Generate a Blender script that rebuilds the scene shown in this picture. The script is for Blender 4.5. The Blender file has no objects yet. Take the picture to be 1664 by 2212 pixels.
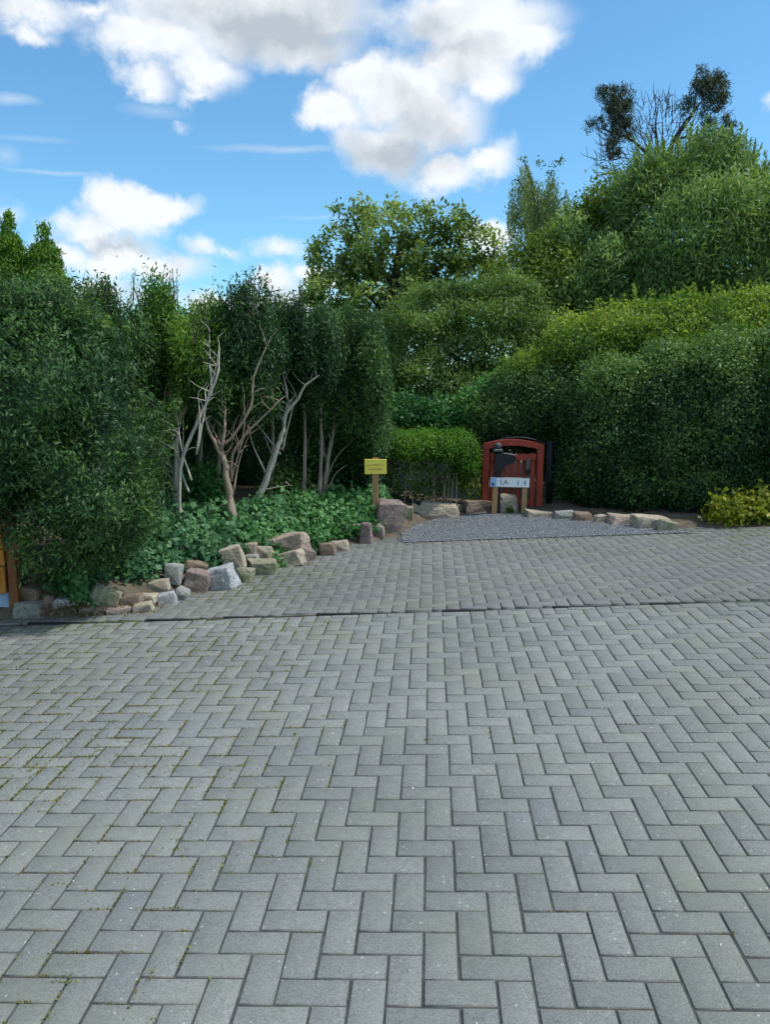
import bpy, bmesh, math, random
import numpy as np
from mathutils import Vector, Matrix, noise
from mathutils.bvhtree import BVHTree

SC = bpy.context.scene
COL = SC.collection
R = math.radians
random.seed(11)
RNG = np.random.default_rng(11)

# ------------------------------------------------------------------ camera
PITCH = R(8.7)
CAM_H = 1.62
F = 1768.0                       # focal length in units of a 1664 x 2212 frame
cam_d = bpy.data.cameras.new('camera')
cam = bpy.data.objects.new('camera', cam_d)
COL.objects.link(cam)
cam.location = (0, 0, CAM_H)
cam.rotation_euler = (R(90) - PITCH, 0, 0)
cam_d.sensor_fit = 'VERTICAL'
cam_d.angle_y = 2 * math.atan(1106 / F)
cam_d.clip_start = 0.05
cam_d.clip_end = 2000
SC.camera = cam


def ray(px, py):
    dx, dy = (px - 832) / F, -(py - 1106) / F
    c, s = math.cos(PITCH), math.sin(PITCH)
    return Vector((dx, c + dy * s, -s + dy * c))


def at(px, py, Y):
    """the point of the place seen at that spot of the photograph, Y metres ahead"""
    d = ray(px, py)
    return Vector((0, 0, CAM_H)) + d * (Y / d.y)


# ------------------------------------------------------------------ world, sun, exposure
SUN_EL, SUN_AZ = R(58), R(92)     # azimuth from +Y towards +X
w = bpy.data.worlds.new('World')
SC.world = w
w.use_nodes = True
nt = w.node_tree
N, L = nt.nodes, nt.links
N.clear()


def nd(t, **kw):
    n = N.new(t)
    for k, v in kw.items():
        setattr(n, k, v)
    return n


def mth(op, a, b=None, c=None, clamp=False):
    n = N.new('ShaderNodeMath')
    n.operation = op
    n.use_clamp = clamp
    for i, v in enumerate((a, b, c)):
        if v is None:
            continue
        if isinstance(v, (int, float)):
            n.inputs[i].default_value = v
        else:
            L.new(v, n.inputs[i])
    return n.outputs[0]


sky = nd('ShaderNodeTexSky', sky_type='NISHITA')
sky.sun_disc = False
sky.sun_elevation = SUN_EL
sky.sun_rotation = SUN_AZ
sky.air_density = 1.0
sky.dust_density = 0.4
sky.ozone_density = 2.2
SKY_STRENGTH = 0.14
tc = nd('ShaderNodeTexCoord')
sep = nd('ShaderNodeSeparateXYZ')
L.new(tc.outputs['Generated'], sep.inputs[0])
az = mth('ARCTAN2', sep.outputs[0], sep.outputs[1])
el = mth('ARCSINE', sep.outputs[2])
ns = nd('ShaderNodeTexNoise')
ns.inputs['Scale'].default_value = 13
ns.inputs['Detail'].default_value = 9
ns.inputs['Roughness'].default_value = 0.62
L.new(tc.outputs['Generated'], ns.inputs['Vector'])
sepc = nd('ShaderNodeSeparateColor')
L.new(ns.outputs['Color'], sepc.inputs[0])
azd = mth('ADD', az, mth('MULTIPLY', mth('SUBTRACT', sepc.outputs[0], 0.5), 0.085))
eld = mth('ADD', el, mth('MULTIPLY', mth('SUBTRACT', sepc.outputs[1], 0.5), 0.085))
comb = nd('ShaderNodeCombineXYZ')
L.new(azd, comb.inputs[0])
L.new(eld, comb.inputs[1])
PV = comb.outputs[0]
comb2 = nd('ShaderNodeCombineXYZ')
L.new(mth('ADD', az, mth('MULTIPLY', mth('SUBTRACT', sepc.outputs[0], 0.5), 0.02)), comb2.inputs[0])
L.new(mth('ADD', el, mth('MULTIPLY', mth('SUBTRACT', sepc.outputs[1], 0.5), 0.014)), comb2.inputs[1])


def azel(px, py):
    d = ray(px, py).normalized()
    return math.atan2(d.x, d.y), math.asin(d.z)


def ell_field(items, soft=0.12, grow=1.0):
    """soft union of ellipses of cloud (centre and radii in frame units, strength)"""
    out = None
    for (cx, cy, rx, ry, a) in items:
        c = azel(cx, cy)
        e1 = azel(cx + rx, cy)
        e2 = azel(cx, cy - ry)
        ix, iy = 1 / abs(e1[0] - c[0]) / grow, 1 / abs(e2[1] - c[1]) / grow
        v = nd('ShaderNodeVectorMath', operation='MULTIPLY_ADD')
        L.new(PV, v.inputs[0])
        v.inputs[1].default_value = (ix, iy, 0)
        v.inputs[2].default_value = (-c[0] * ix, -c[1] * iy, 0)
        ln = nd('ShaderNodeVectorMath', operation='LENGTH')
        L.new(v.outputs[0], ln.inputs[0])
        f = mth('MULTIPLY_ADD', ln.outputs['Value'], -a, a)
        out = f if out is None else mth('SMOOTH_MAX', out, f, soft)
    return out


CLOUDS = [(520, 20, 330, 120, 1), (330, 90, 170, 80, .9), (310, 185, 80, 48, .8), (450, 150, 90, 70, .9),
          (640, 90, 160, 75, .9), (60, 25, 130, 55, .75), (70, 85, 60, 28, .6), (430, 205, 60, 25, .5),
          (1010, 40, 230, 85, 1), (1140, 90, 90, 60, .9), (1000, 130, 150, 90, 1), (880, 200, 130, 90, 1),
          (730, 245, 80, 58, 1), (790, 170, 70, 60, .9), (830, 325, 110, 75, 1), (930, 260, 130, 90, 1),
          (1055, 345, 72, 52, .9), (960, 365, 90, 40, .8), (1060, 180, 70, 60, .9),
          (270, 455, 110, 60, 1), (350, 440, 90, 42, .95), (190, 495, 90, 50, .9), (240, 550, 135, 60, .85),
          (340, 575, 120, 42, .8), (200, 630, 100, 45, .85), (440, 535, 45, 26, .55),
          (615, 530, 58, 28, .45), (505, 540, 32, 14, .3), (1060, 515, 62, 42, .9), (590, 612, 72, 42, .9),
          (465, 660, 90, 38, .85), (700, 590, 60, 34, .8), (660, 660, 130, 45, .6), (330, 650, 120, 40, .4),
          (20, 455, 45, 26, .35), (700, 20, 120, 60, .8), (180, 20, 100, 40, .7), (150, 560, 90, 50, .65), (560, 660, 150, 36, .6), (1664, 220, 22, 22, .35), (390, 255, 16, 12, .25)]
fld = ell_field(CLOUDS, 0.16, 1.12)
# beyond the frame broken cumulus goes on, unseen cover raised to add ambient light
n2 = nd('ShaderNodeTexNoise')
n2.inputs['Scale'].default_value = 2.6
n2.inputs['Detail'].default_value = 4
L.new(tc.outputs['Generated'], n2.inputs['Vector'])
gen = mth('MULTIPLY', mth('SUBTRACT', n2.outputs['Fac'], 0.49), 5.0)
away = mth('MAXIMUM', mth('SUBTRACT', mth('ABSOLUTE', az), R(27)), mth('SUBTRACT', el, R(26)))
awm = mth('MULTIPLY', away, 7.0, clamp=True)
gen = mth('SUBTRACT', mth('MULTIPLY', gen, awm), mth('SUBTRACT', 1.0, awm))
fld = mth('MAXIMUM', fld, gen)
dens = mth('ADD', fld, mth('MULTIPLY', mth('SUBTRACT', ns.outputs['Fac'], 0.5), 0.9))
mr = nd('ShaderNodeMapRange', interpolation_type='SMOOTHSTEP')
mr.inputs['From Min'].default_value = -0.08
mr.inputs['From Max'].default_value = 0.62
L.new(dens, mr.inputs['Value'])
# thin wisps, hardly ruffled
PV = comb2.outputs[0]
wisp = ell_field([(600, 322, 190, 11, .5), (120, 374, 170, 7, .4), (20, 215, 75, 16, .6), (10, 335, 40, 30, .35),
                  (700, 470, 140, 6, .25), (330, 240, 90, 20, .35), (1060, 110, 120, 50, .3), (60, 300, 120, 10, .25)], .02)
wisp = mth('MULTIPLY', wisp, 0.7, clamp=True)
alpha = mth('MAXIMUM', mr.outputs[0], wisp)
PV = comb.outputs[0]
# undersides are grey, sun-facing heads white
shade = ell_field([(640, 60, 230, 110, 1), (470, 40, 160, 70, .7), (860, 340, 170, 75, 1.0), (880, 270, 90, 80, .6), (990, 175, 70, 70, .5),
                   (960, 300, 80, 80, .6), (250, 525, 190, 26, .8), (980, 110, 170, 45, .55), (900, 60, 120, 40, .45),
                   (720, 20, 120, 60, .6), (590, 665, 80, 14, .4), (1075, 400, 80, 14, .5), (260, 640, 200, 30, .45)], .2)
n3 = nd('ShaderNodeTexNoise')
n3.inputs['Scale'].default_value = 17
n3.inputs['Detail'].default_value = 6
L.new(tc.outputs['Generated'], n3.inputs['Vector'])
shn = mth('ADD', mth('MAXIMUM', shade, -0.1), mth('MULTIPLY', mth('SUBTRACT', n3.outputs['Fac'], 0.47), 1.5))
shm = mth('MULTIPLY', shn, 1.25, clamp=True)
cc = nd('ShaderNodeMix', data_type='RGBA')
cc.inputs[6].default_value = (5.0, 5.15, 5.3, 1)
cc.inputs[7].default_value = (2.65, 2.95, 3.25, 1)
L.new(shm, cc.inputs[0])
mx = nd('ShaderNodeMix', data_type='RGBA')
L.new(mth('MULTIPLY', alpha, 0.97), mx.inputs[0])
tintn = nd('ShaderNodeMix', data_type='RGBA', blend_type='MULTIPLY')
tintn.inputs[0].default_value = 1
tintn.inputs[7].default_value = (0.53, 0.84, 0.93, 1)
L.new(sky.outputs[0], tintn.inputs[6])
L.new(tintn.outputs[2], mx.inputs[6])
L.new(cc.outputs[2], mx.inputs[7])
bg = nd('ShaderNodeBackground')
bg.inputs['Strength'].default_value = SKY_STRENGTH
L.new(mx.outputs[2], bg.inputs['Color'])
wo = nd('ShaderNodeOutputWorld')
L.new(bg.outputs[0], wo.inputs[0])

sun_d = bpy.data.lights.new('sun', 'SUN')
sun_d.energy = 2.5
sun_d.angle = R(2)
sun_d.color = (1.0, 0.955, 0.88)
sun = bpy.data.objects.new('sun', sun_d)
COL.objects.link(sun)
sdir = Vector((math.cos(SUN_EL) * math.sin(SUN_AZ), math.cos(SUN_EL) * math.cos(SUN_AZ), math.sin(SUN_EL)))
sun.rotation_euler = sdir.to_track_quat('Z', 'Y').to_euler()
sun.location = sdir * 50
vs = SC.view_settings
vs.view_transform = 'Standard'
vs.look = 'None'
vs.exposure = 0.5
vs.gamma = 1
vs.use_curve_mapping = False
SC.cycles.use_denoising = True
SC.cycles.max_bounces = 6
SC.cycles.transparent_max_bounces = 4
SC.cycles.sample_clamp_indirect = 4


# ------------------------------------------------------------------ helpers
def link(o, parent=None, **props):
    COL.objects.link(o)
    if parent is not None:
        o.parent = parent
    for k, v in props.items():
        o[k] = v
    return o


def empty(name, loc, label=None, cat=None, group=None, rotz=0):
    o = bpy.data.objects.new(name, None)
    o.empty_display_size = 0.1
    o.location = loc
    o.rotation_euler = (0, 0, rotz)
    link(o)
    tag(o, label, cat, group)
    return o


def tag(o, label=None, cat=None, group=None, kind=None):
    for k, v in (('label', label), ('category', cat), ('group', group), ('kind', kind)):
        if v:
            o[k] = v
    return o


def obj(name, me, mat=None, parent=None, loc=None):
    """links a mesh; vertices are in world space, so a child's are shifted back by its parent's place"""
    o = bpy.data.objects.new(name, me)
    if mat is not None and not me.materials:
        me.materials.append(mat)
    link(o, parent)
    if loc is not None:
        o.location = loc
    elif parent is not None:
        o.matrix_parent_inverse = parent_world(parent).inverted()
    return o


def parent_world(p):
    m = Matrix.LocRotScale(p.location, p.rotation_euler, p.scale)
    if p.parent is not None:
        m = parent_world(p.parent) @ p.matrix_parent_inverse @ m
    return m


def mesh_np(name, v, f, smooth=False, tint=None):
    """fast mesh: v (n,3), f (m,k) all faces with k corners"""
    v = np.asarray(v, np.float32)
    f = np.asarray(f, np.int32)
    me = bpy.data.meshes.new(name)
    me.vertices.add(len(v))
    me.vertices.foreach_set('co', v.ravel())
    k = f.shape[1]
    me.loops.add(f.size)
    me.loops.foreach_set('vertex_index', f.ravel())
    me.polygons.add(len(f))
    me.polygons.foreach_set('loop_start', np.arange(0, f.size, k, dtype=np.int32))
    me.update(calc_edges=True)
    if smooth:
        me.polygons.foreach_set('use_smooth', np.ones(len(f), bool))
    if tint is not None:
        a = me.attributes.new('tint', 'FLOAT', 'POINT')
        a.data.foreach_set('value', np.asarray(tint, np.float32))
    return me


class MB:
    """collects simple shapes into one mesh"""
    def __init__(s):
        s.bm = bmesh.new()

    def box(s, c, size, rot=None, bevel=0.0):
        r = bmesh.ops.create_cube(s.bm, size=1)
        vs_ = r['verts']
        bmesh.ops.scale(s.bm, verts=vs_, vec=size)
        if bevel:
            es = list({e for v in vs_ for e in v.link_edges})
            rb = bmesh.ops.bevel(s.bm, geom=es, offset=bevel, segments=1, affect='EDGES')
            vs_ = list({v for f in rb['faces'] for v in f.verts} | {v for v in vs_ if v.is_valid})
        if rot is not None:
            bmesh.ops.rotate(s.bm, verts=vs_, cent=(0, 0, 0), matrix=rot)
        bmesh.ops.translate(s.bm, verts=vs_, vec=c)
        return s

    def tube(s, pts, radii, n=7, wob=0.0):
        rings = []
        pts = [Vector(p) for p in pts]
        for i, p in enumerate(pts):
            a = pts[max(i - 1, 0)]
            b = pts[min(i + 1, len(pts) - 1)]
            d = (b - a).normalized()
            q = d.to_track_quat('Z', 'Y')
            ring = []
            for k in range(n):
                t = 2 * math.pi * k / n
                rr = radii[i] * (1 + random.uniform(-wob, wob))
                ring.append(s.bm.verts.new(p + q @ Vector((math.cos(t) * rr, math.sin(t) * rr, 0))))
            rings.append(ring)
        for a, b in zip(rings, rings[1:]):
            for k in range(n):
                s.bm.faces.new((a[k], a[(k + 1) % n], b[(k + 1) % n], b[k]))
        s.bm.faces.new(list(reversed(rings[0])))
        s.bm.faces.new(rings[-1])
        return s

    def prism(s, outline, y0, y1):
        """outline in x,z extruded from y0 to y1"""
        a = [s.bm.verts.new((x, y0, z)) for x, z in outline]
        b = [s.bm.verts.new((x, y1, z)) for x, z in outline]
        n = len(a)
        s.bm.faces.new(a)
        s.bm.faces.new(list(reversed(b)))
        for i in range(n):
            s.bm.faces.new((a[i], b[i], b[(i + 1) % n], a[(i + 1) % n]))
        return s

    def mesh(s, name, smooth=False):
        bmesh.ops.recalc_face_normals(s.bm, faces=s.bm.faces[:])
        me = bpy.data.meshes.new(name)
        s.bm.to_mesh(me)
        s.bm.free()
        if smooth:
            me.polygons.foreach_set('use_smooth', [True] * len(me.polygons))
        return me


def smooth_line(pts, k=4):
    """Catmull-Rom through the points"""
    pts = [Vector(p) for p in pts]
    P_ = [pts[0] * 2 - pts[1]] + pts + [pts[-1] * 2 - pts[-2]]
    out = []
    for i in range(1, len(P_) - 2):
        for j in range(k):
            t = j / k
            a, b, c, d = P_[i - 1:i + 3]
            out.append(0.5 * ((2 * b) + (c - a) * t + (2 * a - 5 * b + 4 * c - d) * t * t + (3 * b - a - 3 * c + d) * t ** 3))
    out.append(pts[-1])
    return out


# ------------------------------------------------------------------ materials
def material(name):
    m = bpy.data.materials.new(name)
    m.use_nodes = True
    t = m.node_tree
    t.nodes.clear()
    out = t.nodes.new('ShaderNodeOutputMaterial')
    return m, t, out


def lnk(t, a, b):
    t.links.new(a, b)


def mixc(t, fac, a, b, blend='MIX'):
    n = t.nodes.new('ShaderNodeMix')
    n.data_type = 'RGBA'
    n.blend_type = blend
    for i, v in ((0, fac), (6, a), (7, b)):
        if isinstance(v, (int, float)):
            n.inputs[i].default_value = v
        elif isinstance(v, tuple):
            n.inputs[i].default_value = (*v, 1) if len(v) == 3 else v
        else:
            lnk(t, v, n.inputs[i])
    return n.outputs[2]


def noise_n(t, vec, scale, detail=4, rough=0.55):
    n = t.nodes.new('ShaderNodeTexNoise')
    n.inputs['Scale'].default_value = scale
    n.inputs['Detail'].default_value = detail
    n.inputs['Roughness'].default_value = rough
    if vec is not None:
        lnk(t, vec, n.inputs['Vector'])
    return n.outputs['Fac']


def ramp(t, fac, lo, hi, a=0.0, b=1.0):
    n = t.nodes.new('ShaderNodeMapRange')
    n.inputs['From Min'].default_value = lo
    n.inputs['From Max'].default_value = hi
    n.inputs['To Min'].default_value = a
    n.inputs['To Max'].default_value = b
    lnk(t, fac, n.inputs['Value'])
    return n.outputs[0]


def math_n(t, op, a, b):
    n = t.nodes.new('ShaderNodeMath')
    n.operation = op
    for i, v in enumerate((a, b)):
        if isinstance(v, (int, float)):
            n.inputs[i].default_value = v
        else:
            lnk(t, v, n.inputs[i])
    return n.outputs[0]


def bump(t, h, strength, dist=0.01):
    n = t.nodes.new('ShaderNodeBump')
    n.inputs['Strength'].default_value = strength
    n.inputs['Distance'].default_value = dist
    lnk(t, h, n.inputs['Height'])
    return n.outputs[0]


def principled(t, out, col, rough=0.8, nrm=None, spec=0.3):
    p = t.nodes.new('ShaderNodeBsdfPrincipled')
    if isinstance(col, tuple):
        p.inputs['Base Color'].default_value = (*col, 1)
    else:
        lnk(t, col, p.inputs['Base Color'])
    p.inputs['Roughness'].default_value = rough
    p.inputs['Specular IOR Level'].default_value = spec
    if nrm is not None:
        lnk(t, nrm, p.inputs['Normal'])
    lnk(t, p.outputs[0], out.inputs[0])
    return p


def wpos(t):
    return t.nodes.new('ShaderNodeNewGeometry').outputs['Position']


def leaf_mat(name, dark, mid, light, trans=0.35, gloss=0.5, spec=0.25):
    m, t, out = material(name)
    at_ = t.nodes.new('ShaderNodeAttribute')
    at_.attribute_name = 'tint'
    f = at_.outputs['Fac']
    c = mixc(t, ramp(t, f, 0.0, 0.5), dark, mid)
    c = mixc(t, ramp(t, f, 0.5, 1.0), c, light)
    p = t.nodes.new('ShaderNodeBsdfPrincipled')
    lnk(t, c, p.inputs['Base Color'])
    p.inputs['Roughness'].default_value = gloss
    p.inputs['Specular IOR Level'].default_value = spec
    tr = t.nodes.new('ShaderNodeBsdfTranslucent')
    c2 = mixc(t, 1.0, c, (1.25, 1.25, 0.55), 'MULTIPLY')
    lnk(t, c2, tr.inputs['Color'])
    mx_ = t.nodes.new('ShaderNodeMixShader')
    mx_.inputs[0].default_value = trans
    lnk(t, p.outputs[0], mx_.inputs[1])
    lnk(t, tr.outputs[0], mx_.inputs[2])
    lnk(t, mx_.outputs[0], out.inputs[0])
    return m


def bark_mat(name, a, b, scale=14):
    m, t, out = material(name)
    p = wpos(t)
    mp = t.nodes.new('ShaderNodeMapping')
    mp.inputs['Scale'].default_value = (1, 1, 0.3)
    lnk(t, p, mp.inputs['Vector'])
    n = noise_n(t, mp.outputs[0], scale, 6, 0.65)
    n_b = noise_n(t, p, scale * 4, 4)
    c = mixc(t, ramp(t, n, 0.35, 0.65), a, b)
    c = mixc(t, ramp(t, n_b, 0.58, 0.75, 0, 0.5), c, (b[0] * .35, b[1] * .45, b[2] * .3))
    principled(t, out, c, 0.9, bump(t, n_b, 0.7, 0.01), 0.15)
    return m


def rock_mat(name, a, b, c3):
    m, t, out = material(name)
    tcn = t.nodes.new('ShaderNodeTexCoord').outputs['Object']
    mp = t.nodes.new('ShaderNodeMapping')
    mp.inputs['Scale'].default_value = (1, 1, 3.2)
    mp.inputs['Rotation'].default_value = (0.3, 0.2, 0)
    lnk(t, tcn, mp.inputs['Vector'])
    n1_ = noise_n(t, mp.outputs[0], 7, 7, 0.7)
    n2_ = noise_n(t, tcn, 34, 6, 0.7)
    n3_ = noise_n(t, tcn, 5, 3)
    c = mixc(t, ramp(t, n1_, 0.36, 0.64), a, b)
    c = mixc(t, ramp(t, n3_, 0.5, 0.72), c, c3)
    c = mixc(t, ramp(t, n2_, 0.3, 0.52, 0.55, 0.0), c, (a[0] * .3, a[1] * .3, a[2] * .28))
    h = math_n(t, 'ADD', n1_, math_n(t, 'MULTIPLY', n2_, 0.6))
    principled(t, out, c, 0.92, bump(t, h, 1.0, 0.035), 0.2)
    return m


def plain_mat(name, col, rough=0.6, var=0.25, scale=30, spec=0.3, b=0.1):
    m, t, out = material(name)
    p = wpos(t)
    n = noise_n(t, p, scale, 5, 0.6)
    n_b = noise_n(t, p, scale * .22, 3, 0.6)
    f = math_n(t, 'ADD', math_n(t, 'MULTIPLY', n, 0.5), math_n(t, 'MULTIPLY', n_b, 0.5))
    c = mixc(t, ramp(t, f, 0.35, 0.65), tuple(x * (1 - var) for x in col), tuple(min(1, x * (1 + var)) for x in col))
    principled(t, out, c, rough, bump(t, n, b, 0.005), spec)
    return m


def wood_mat(name, a, b, rough=0.7, scale=20, axis=(1, 1, 0.08)):
    m, t, out = material(name)
    p = wpos(t)
    mp = t.nodes.new('ShaderNodeMapping')
    mp.inputs['Scale'].default_value = axis
    lnk(t, p, mp.inputs['Vector'])
    n = noise_n(t, mp.outputs[0], scale * 2.5, 6, 0.6)
    n_b = noise_n(t, p, 6, 4)
    c = mixc(t, ramp(t, n, 0.35, 0.65), a, b)
    c = mixc(t, ramp(t, n_b, 0.5, 0.75, 0, 0.5), c, tuple(x * .6 for x in a))
    principled(t, out, c, rough, bump(t, n, 0.3, 0.004), 0.3)
    return m


def paver_mat(name='concrete_paver', k=(1, 1, 1)):
    m, t, out = material(name)
    p = wpos(t)
    oi = t.nodes.new('ShaderNodeObjectInfo').outputs['Random']
    isl = t.nodes.new('ShaderNodeNewGeometry').outputs['Random Per Island']
    r = math_n(t, 'FRACT', math_n(t, 'ADD', math_n(t, 'MULTIPLY', oi, 7.31), isl), 0.0)
    r2 = math_n(t, 'FRACT', math_n(t, 'MULTIPLY', r, 13.7), 0.0)
    c = mixc(t, r, (0.225, 0.242, 0.236), (0.268, 0.284, 0.268))
    c = mixc(t, ramp(t, r2, 0.86, 1.0, 0, 0.35), c, (0.19, 0.22, 0.25))
    c = mixc(t, ramp(t, r2, 0.0, 0.06, 0.3, 0), c, (0.31, 0.32, 0.30))
    c = mixc(t, 1.0, c, k, 'MULTIPLY')
    grain = noise_n(t, p, 170, 5, 0.85)
    c = mixc(t, ramp(t, grain, 0.36, 0.64), mixc(t, 1.0, c, (0.60, 0.60, 0.60), 'MULTIPLY'), mixc(t, 1.0, c, (1.38, 1.38, 1.36), 'MULTIPLY'))
    mid = noise_n(t, p, 30, 6, 0.7)
    c = mixc(t, ramp(t, mid, 0.38, 0.68, 0, 0.6), c, mixc(t, 1.0, c, (0.72, 0.74, 0.72), 'MULTIPLY'))
    big = noise_n(t, p, 0.55, 5, 0.55)
    c = mixc(t, ramp(t, big, 0.42, 0.66, 0, 0.6), c, mixc(t, 1.0, c, (0.66, 0.68, 0.66), 'MULTIPLY'))
    big2 = noise_n(t, p, 1.3, 4, 0.6)
    c = mixc(t, ramp(t, big2, 0.48, 0.70, 0, 0.45), c, (0.20, 0.215, 0.15))
    # pale grains of quartz
    vo = t.nodes.new('ShaderNodeTexVoronoi')
    vo.inputs['Scale'].default_value = 46
    lnk(t, p, vo.inputs['Vector'])
    sp = t.nodes.new('ShaderNodeSeparateColor')
    lnk(t, vo.outputs['Color'], sp.inputs[0])
    q = math_n(t, 'MULTIPLY', ramp(t, vo.outputs['Distance'], 0.10, 0.22, 1, 0), math_n(t, 'GREATER_THAN', sp.outputs[0], 0.9))
    c = mixc(t, math_n(t, 'MULTIPLY', q, 0.6), c, (0.6, 0.6, 0.58))
    principled(t, out, c, 0.88, bump(t, grain, 0.5, 0.003), 0.25)
    return m


M_PAVER = paver_mat('concrete_paver', (0.98, 0.96, 0.945))
M_PAVER_FAR = paver_mat('darker_concrete_paver', (0.84, 0.81, 0.80))  # same paver in a darker tone for the far field
M_SAND = plain_mat('joint_sand', (0.075, 0.080, 0.070), 0.95, 0.4, 40)
M_JOINT = plain_mat('bitumen_joint', (0.022, 0.025, 0.024), 0.9, 0.3, 30)
M_SANDPALE = plain_mat('pale_joint_sand', (0.13, 0.135, 0.12), 0.95, 0.3, 40)
M_SOIL = plain_mat('garden_soil', (0.12, 0.10, 0.07), 1.0, 0.4, 18, b=0.8)
M_GROUND = plain_mat('rough_grass_ground', (0.05, 0.075, 0.03), 1.0, 0.4, 3)
M_GRAVEL = plain_mat('slate_gravel', (0.19, 0.205, 0.215), 0.9, 0.35, 60, b=0.8)
M_RED = wood_mat('red_stained_timber', (0.29, 0.042, 0.024), (0.39, 0.066, 0.038), 0.6)
M_BLACK = plain_mat('black_painted_metal', (0.014, 0.016, 0.022), 0.45, 0.3, 25)
M_CAPGREY = plain_mat('weathered_grey_metal', (0.10, 0.10, 0.11), 0.5, 0.3, 40)
M_STAKE = wood_mat('softwood_stake', (0.34, 0.19, 0.09), (0.46, 0.28, 0.14), 0.75)
M_STAKE2 = wood_mat('pale_softwood', (0.36, 0.24, 0.12), (0.44, 0.30, 0.16), 0.75)
M_WHITE = plain_mat('white_enamel', (0.84, 0.86, 0.88), 0.35, 0.04, 20)
M_PBLUE = plain_mat('light_blue_enamel', (0.33, 0.52, 0.78), 0.35, 0.08, 20)
M_DBLUE = plain_mat('dark_blue_print', (0.04, 0.10, 0.24), 0.4, 0.1, 20)
M_TEXT = plain_mat('grey_print', (0.13, 0.17, 0.24), 0.5, 0.1, 20)
M_YELLOW = plain_mat('yellow_plastic_board', (0.86, 0.74, 0.12), 0.5, 0.06, 12)
M_YTEXT = plain_mat('faded_ochre_print', (0.50, 0.42, 0.07), 0.5, 0.1, 30)
M_ORANGE = wood_mat('orange_stained_boards', (0.42, 0.17, 0.02), (0.56, 0.26, 0.045), 0.6, 8, (1, 1, 0.15))
M_UMBER = wood_mat('umber_timber', (0.16, 0.06, 0.02), (0.24, 0.10, 0.035), 0.7)
M_BLUEBLOCK = plain_mat('pale_blue_render', (0.30, 0.40, 0.55), 0.9, 0.15, 16)
M_TERRA = plain_mat('brown_tile', (0.22, 0.09, 0.055), 0.8, 0.25, 20)
M_BARK_PALE = bark_mat('pale_grey_bark', (0.609, 0.566, 0.478), (0.392, 0.362, 0.290))
M_BARK_RED = bark_mat('reddish_bark', (0.42, 0.34, 0.26), (0.25, 0.19, 0.14))
M_BARK_GREY = bark_mat('grey_brown_bark', (0.378, 0.322, 0.252), (0.210, 0.175, 0.140))
M_BARK_DARK = bark_mat('dark_bark', (0.06, 0.047, 0.042), (0.10, 0.08, 0.07))
M_ROCK = {
    'grey': rock_mat('grey_stone', (0.33, 0.34, 0.31), (0.45, 0.46, 0.44), (0.26, 0.28, 0.22)),
    'blue': rock_mat('blue_white_stone', (0.48, 0.49, 0.50), (0.58, 0.60, 0.62), (0.40, 0.39, 0.34)),
    'tan': rock_mat('tan_sandstone', (0.46, 0.39, 0.29), (0.62, 0.55, 0.43), (0.36, 0.31, 0.22)),
    'pink': rock_mat('pink_sandstone', (0.42, 0.31, 0.25), (0.56, 0.46, 0.38), (0.34, 0.28, 0.23)),
    'red': rock_mat('reddish_stone', (0.27, 0.20, 0.18), (0.38, 0.30, 0.27), (0.24, 0.21, 0.18)),
    'olive': rock_mat('mossy_olive_stone', (0.30, 0.29, 0.20), (0.42, 0.41, 0.30), (0.18, 0.21, 0.10)),
    'brown': rock_mat('brown_stone', (0.27, 0.20, 0.15), (0.38, 0.30, 0.23), (0.20, 0.15, 0.11)),
}
M_YEW = leaf_mat('yew_needles', (0.021, 0.055, 0.023), (0.046, 0.111, 0.038), (0.137, 0.254, 0.055), 0.25)
M_YEWLIT = leaf_mat('sunlit_conifer_needles', (0.034, 0.094, 0.025), (0.079, 0.186, 0.037), (0.229, 0.372, 0.057), 0.38)  # lighter copy of the yew needles, sun on the tops put into the colour
M_THUJA = leaf_mat('thuja_scales', (0.046, 0.111, 0.013), (0.091, 0.202, 0.021), (0.169, 0.312, 0.039), 0.35)
M_HEDGE = leaf_mat('hedge_leaves', (0.020, 0.053, 0.021), (0.048, 0.110, 0.037), (0.150, 0.256, 0.060), 0.25)
M_HEDGETOP = leaf_mat('sunlit_hedge_leaves', (0.062, 0.134, 0.025), (0.151, 0.269, 0.040), (0.358, 0.448, 0.073), 0.45)  # brighter, yellower hedge leaves: sunlight on the top painted into the colour
M_LIME = leaf_mat('box_leaves', (0.035, 0.10, 0.014), (0.075, 0.19, 0.022), (0.14, 0.29, 0.04), 0.4)
M_LAUREL = leaf_mat('laurel_leaves', (0.028, 0.103, 0.031), (0.061, 0.190, 0.048), (0.138, 0.328, 0.095), 0.3)
M_WILLOW = leaf_mat('willow_leaves', (0.067, 0.129, 0.045), (0.168, 0.280, 0.090), (0.314, 0.448, 0.146), 0.4)
M_GOLD = leaf_mat('yellow_green_leaves', (0.060, 0.110, 0.020), (0.135, 0.215, 0.034), (0.280, 0.350, 0.065), 0.45)
M_WALNUT = leaf_mat('walnut_leaves', (0.048, 0.092, 0.030), (0.127, 0.213, 0.053), (0.345, 0.448, 0.127), 0.4)
M_OLIVE = leaf_mat('olive_green_leaves', (0.042, 0.090, 0.024), (0.108, 0.192, 0.046), (0.228, 0.336, 0.084), 0.35)
M_BIRCH = leaf_mat('birch_leaves', (0.100, 0.150, 0.065), (0.180, 0.250, 0.100), (0.280, 0.360, 0.150), 0.4)
M_PINE = leaf_mat('pine_needles', (0.022, 0.038, 0.022), (0.052, 0.075, 0.036), (0.110, 0.120, 0.055), 0.15)
M_IVY = leaf_mat('ivy_leaves', (0.024, 0.085, 0.025), (0.050, 0.165, 0.045), (0.150, 0.330, 0.120), 0.3, 0.55, 0.2)
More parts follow.
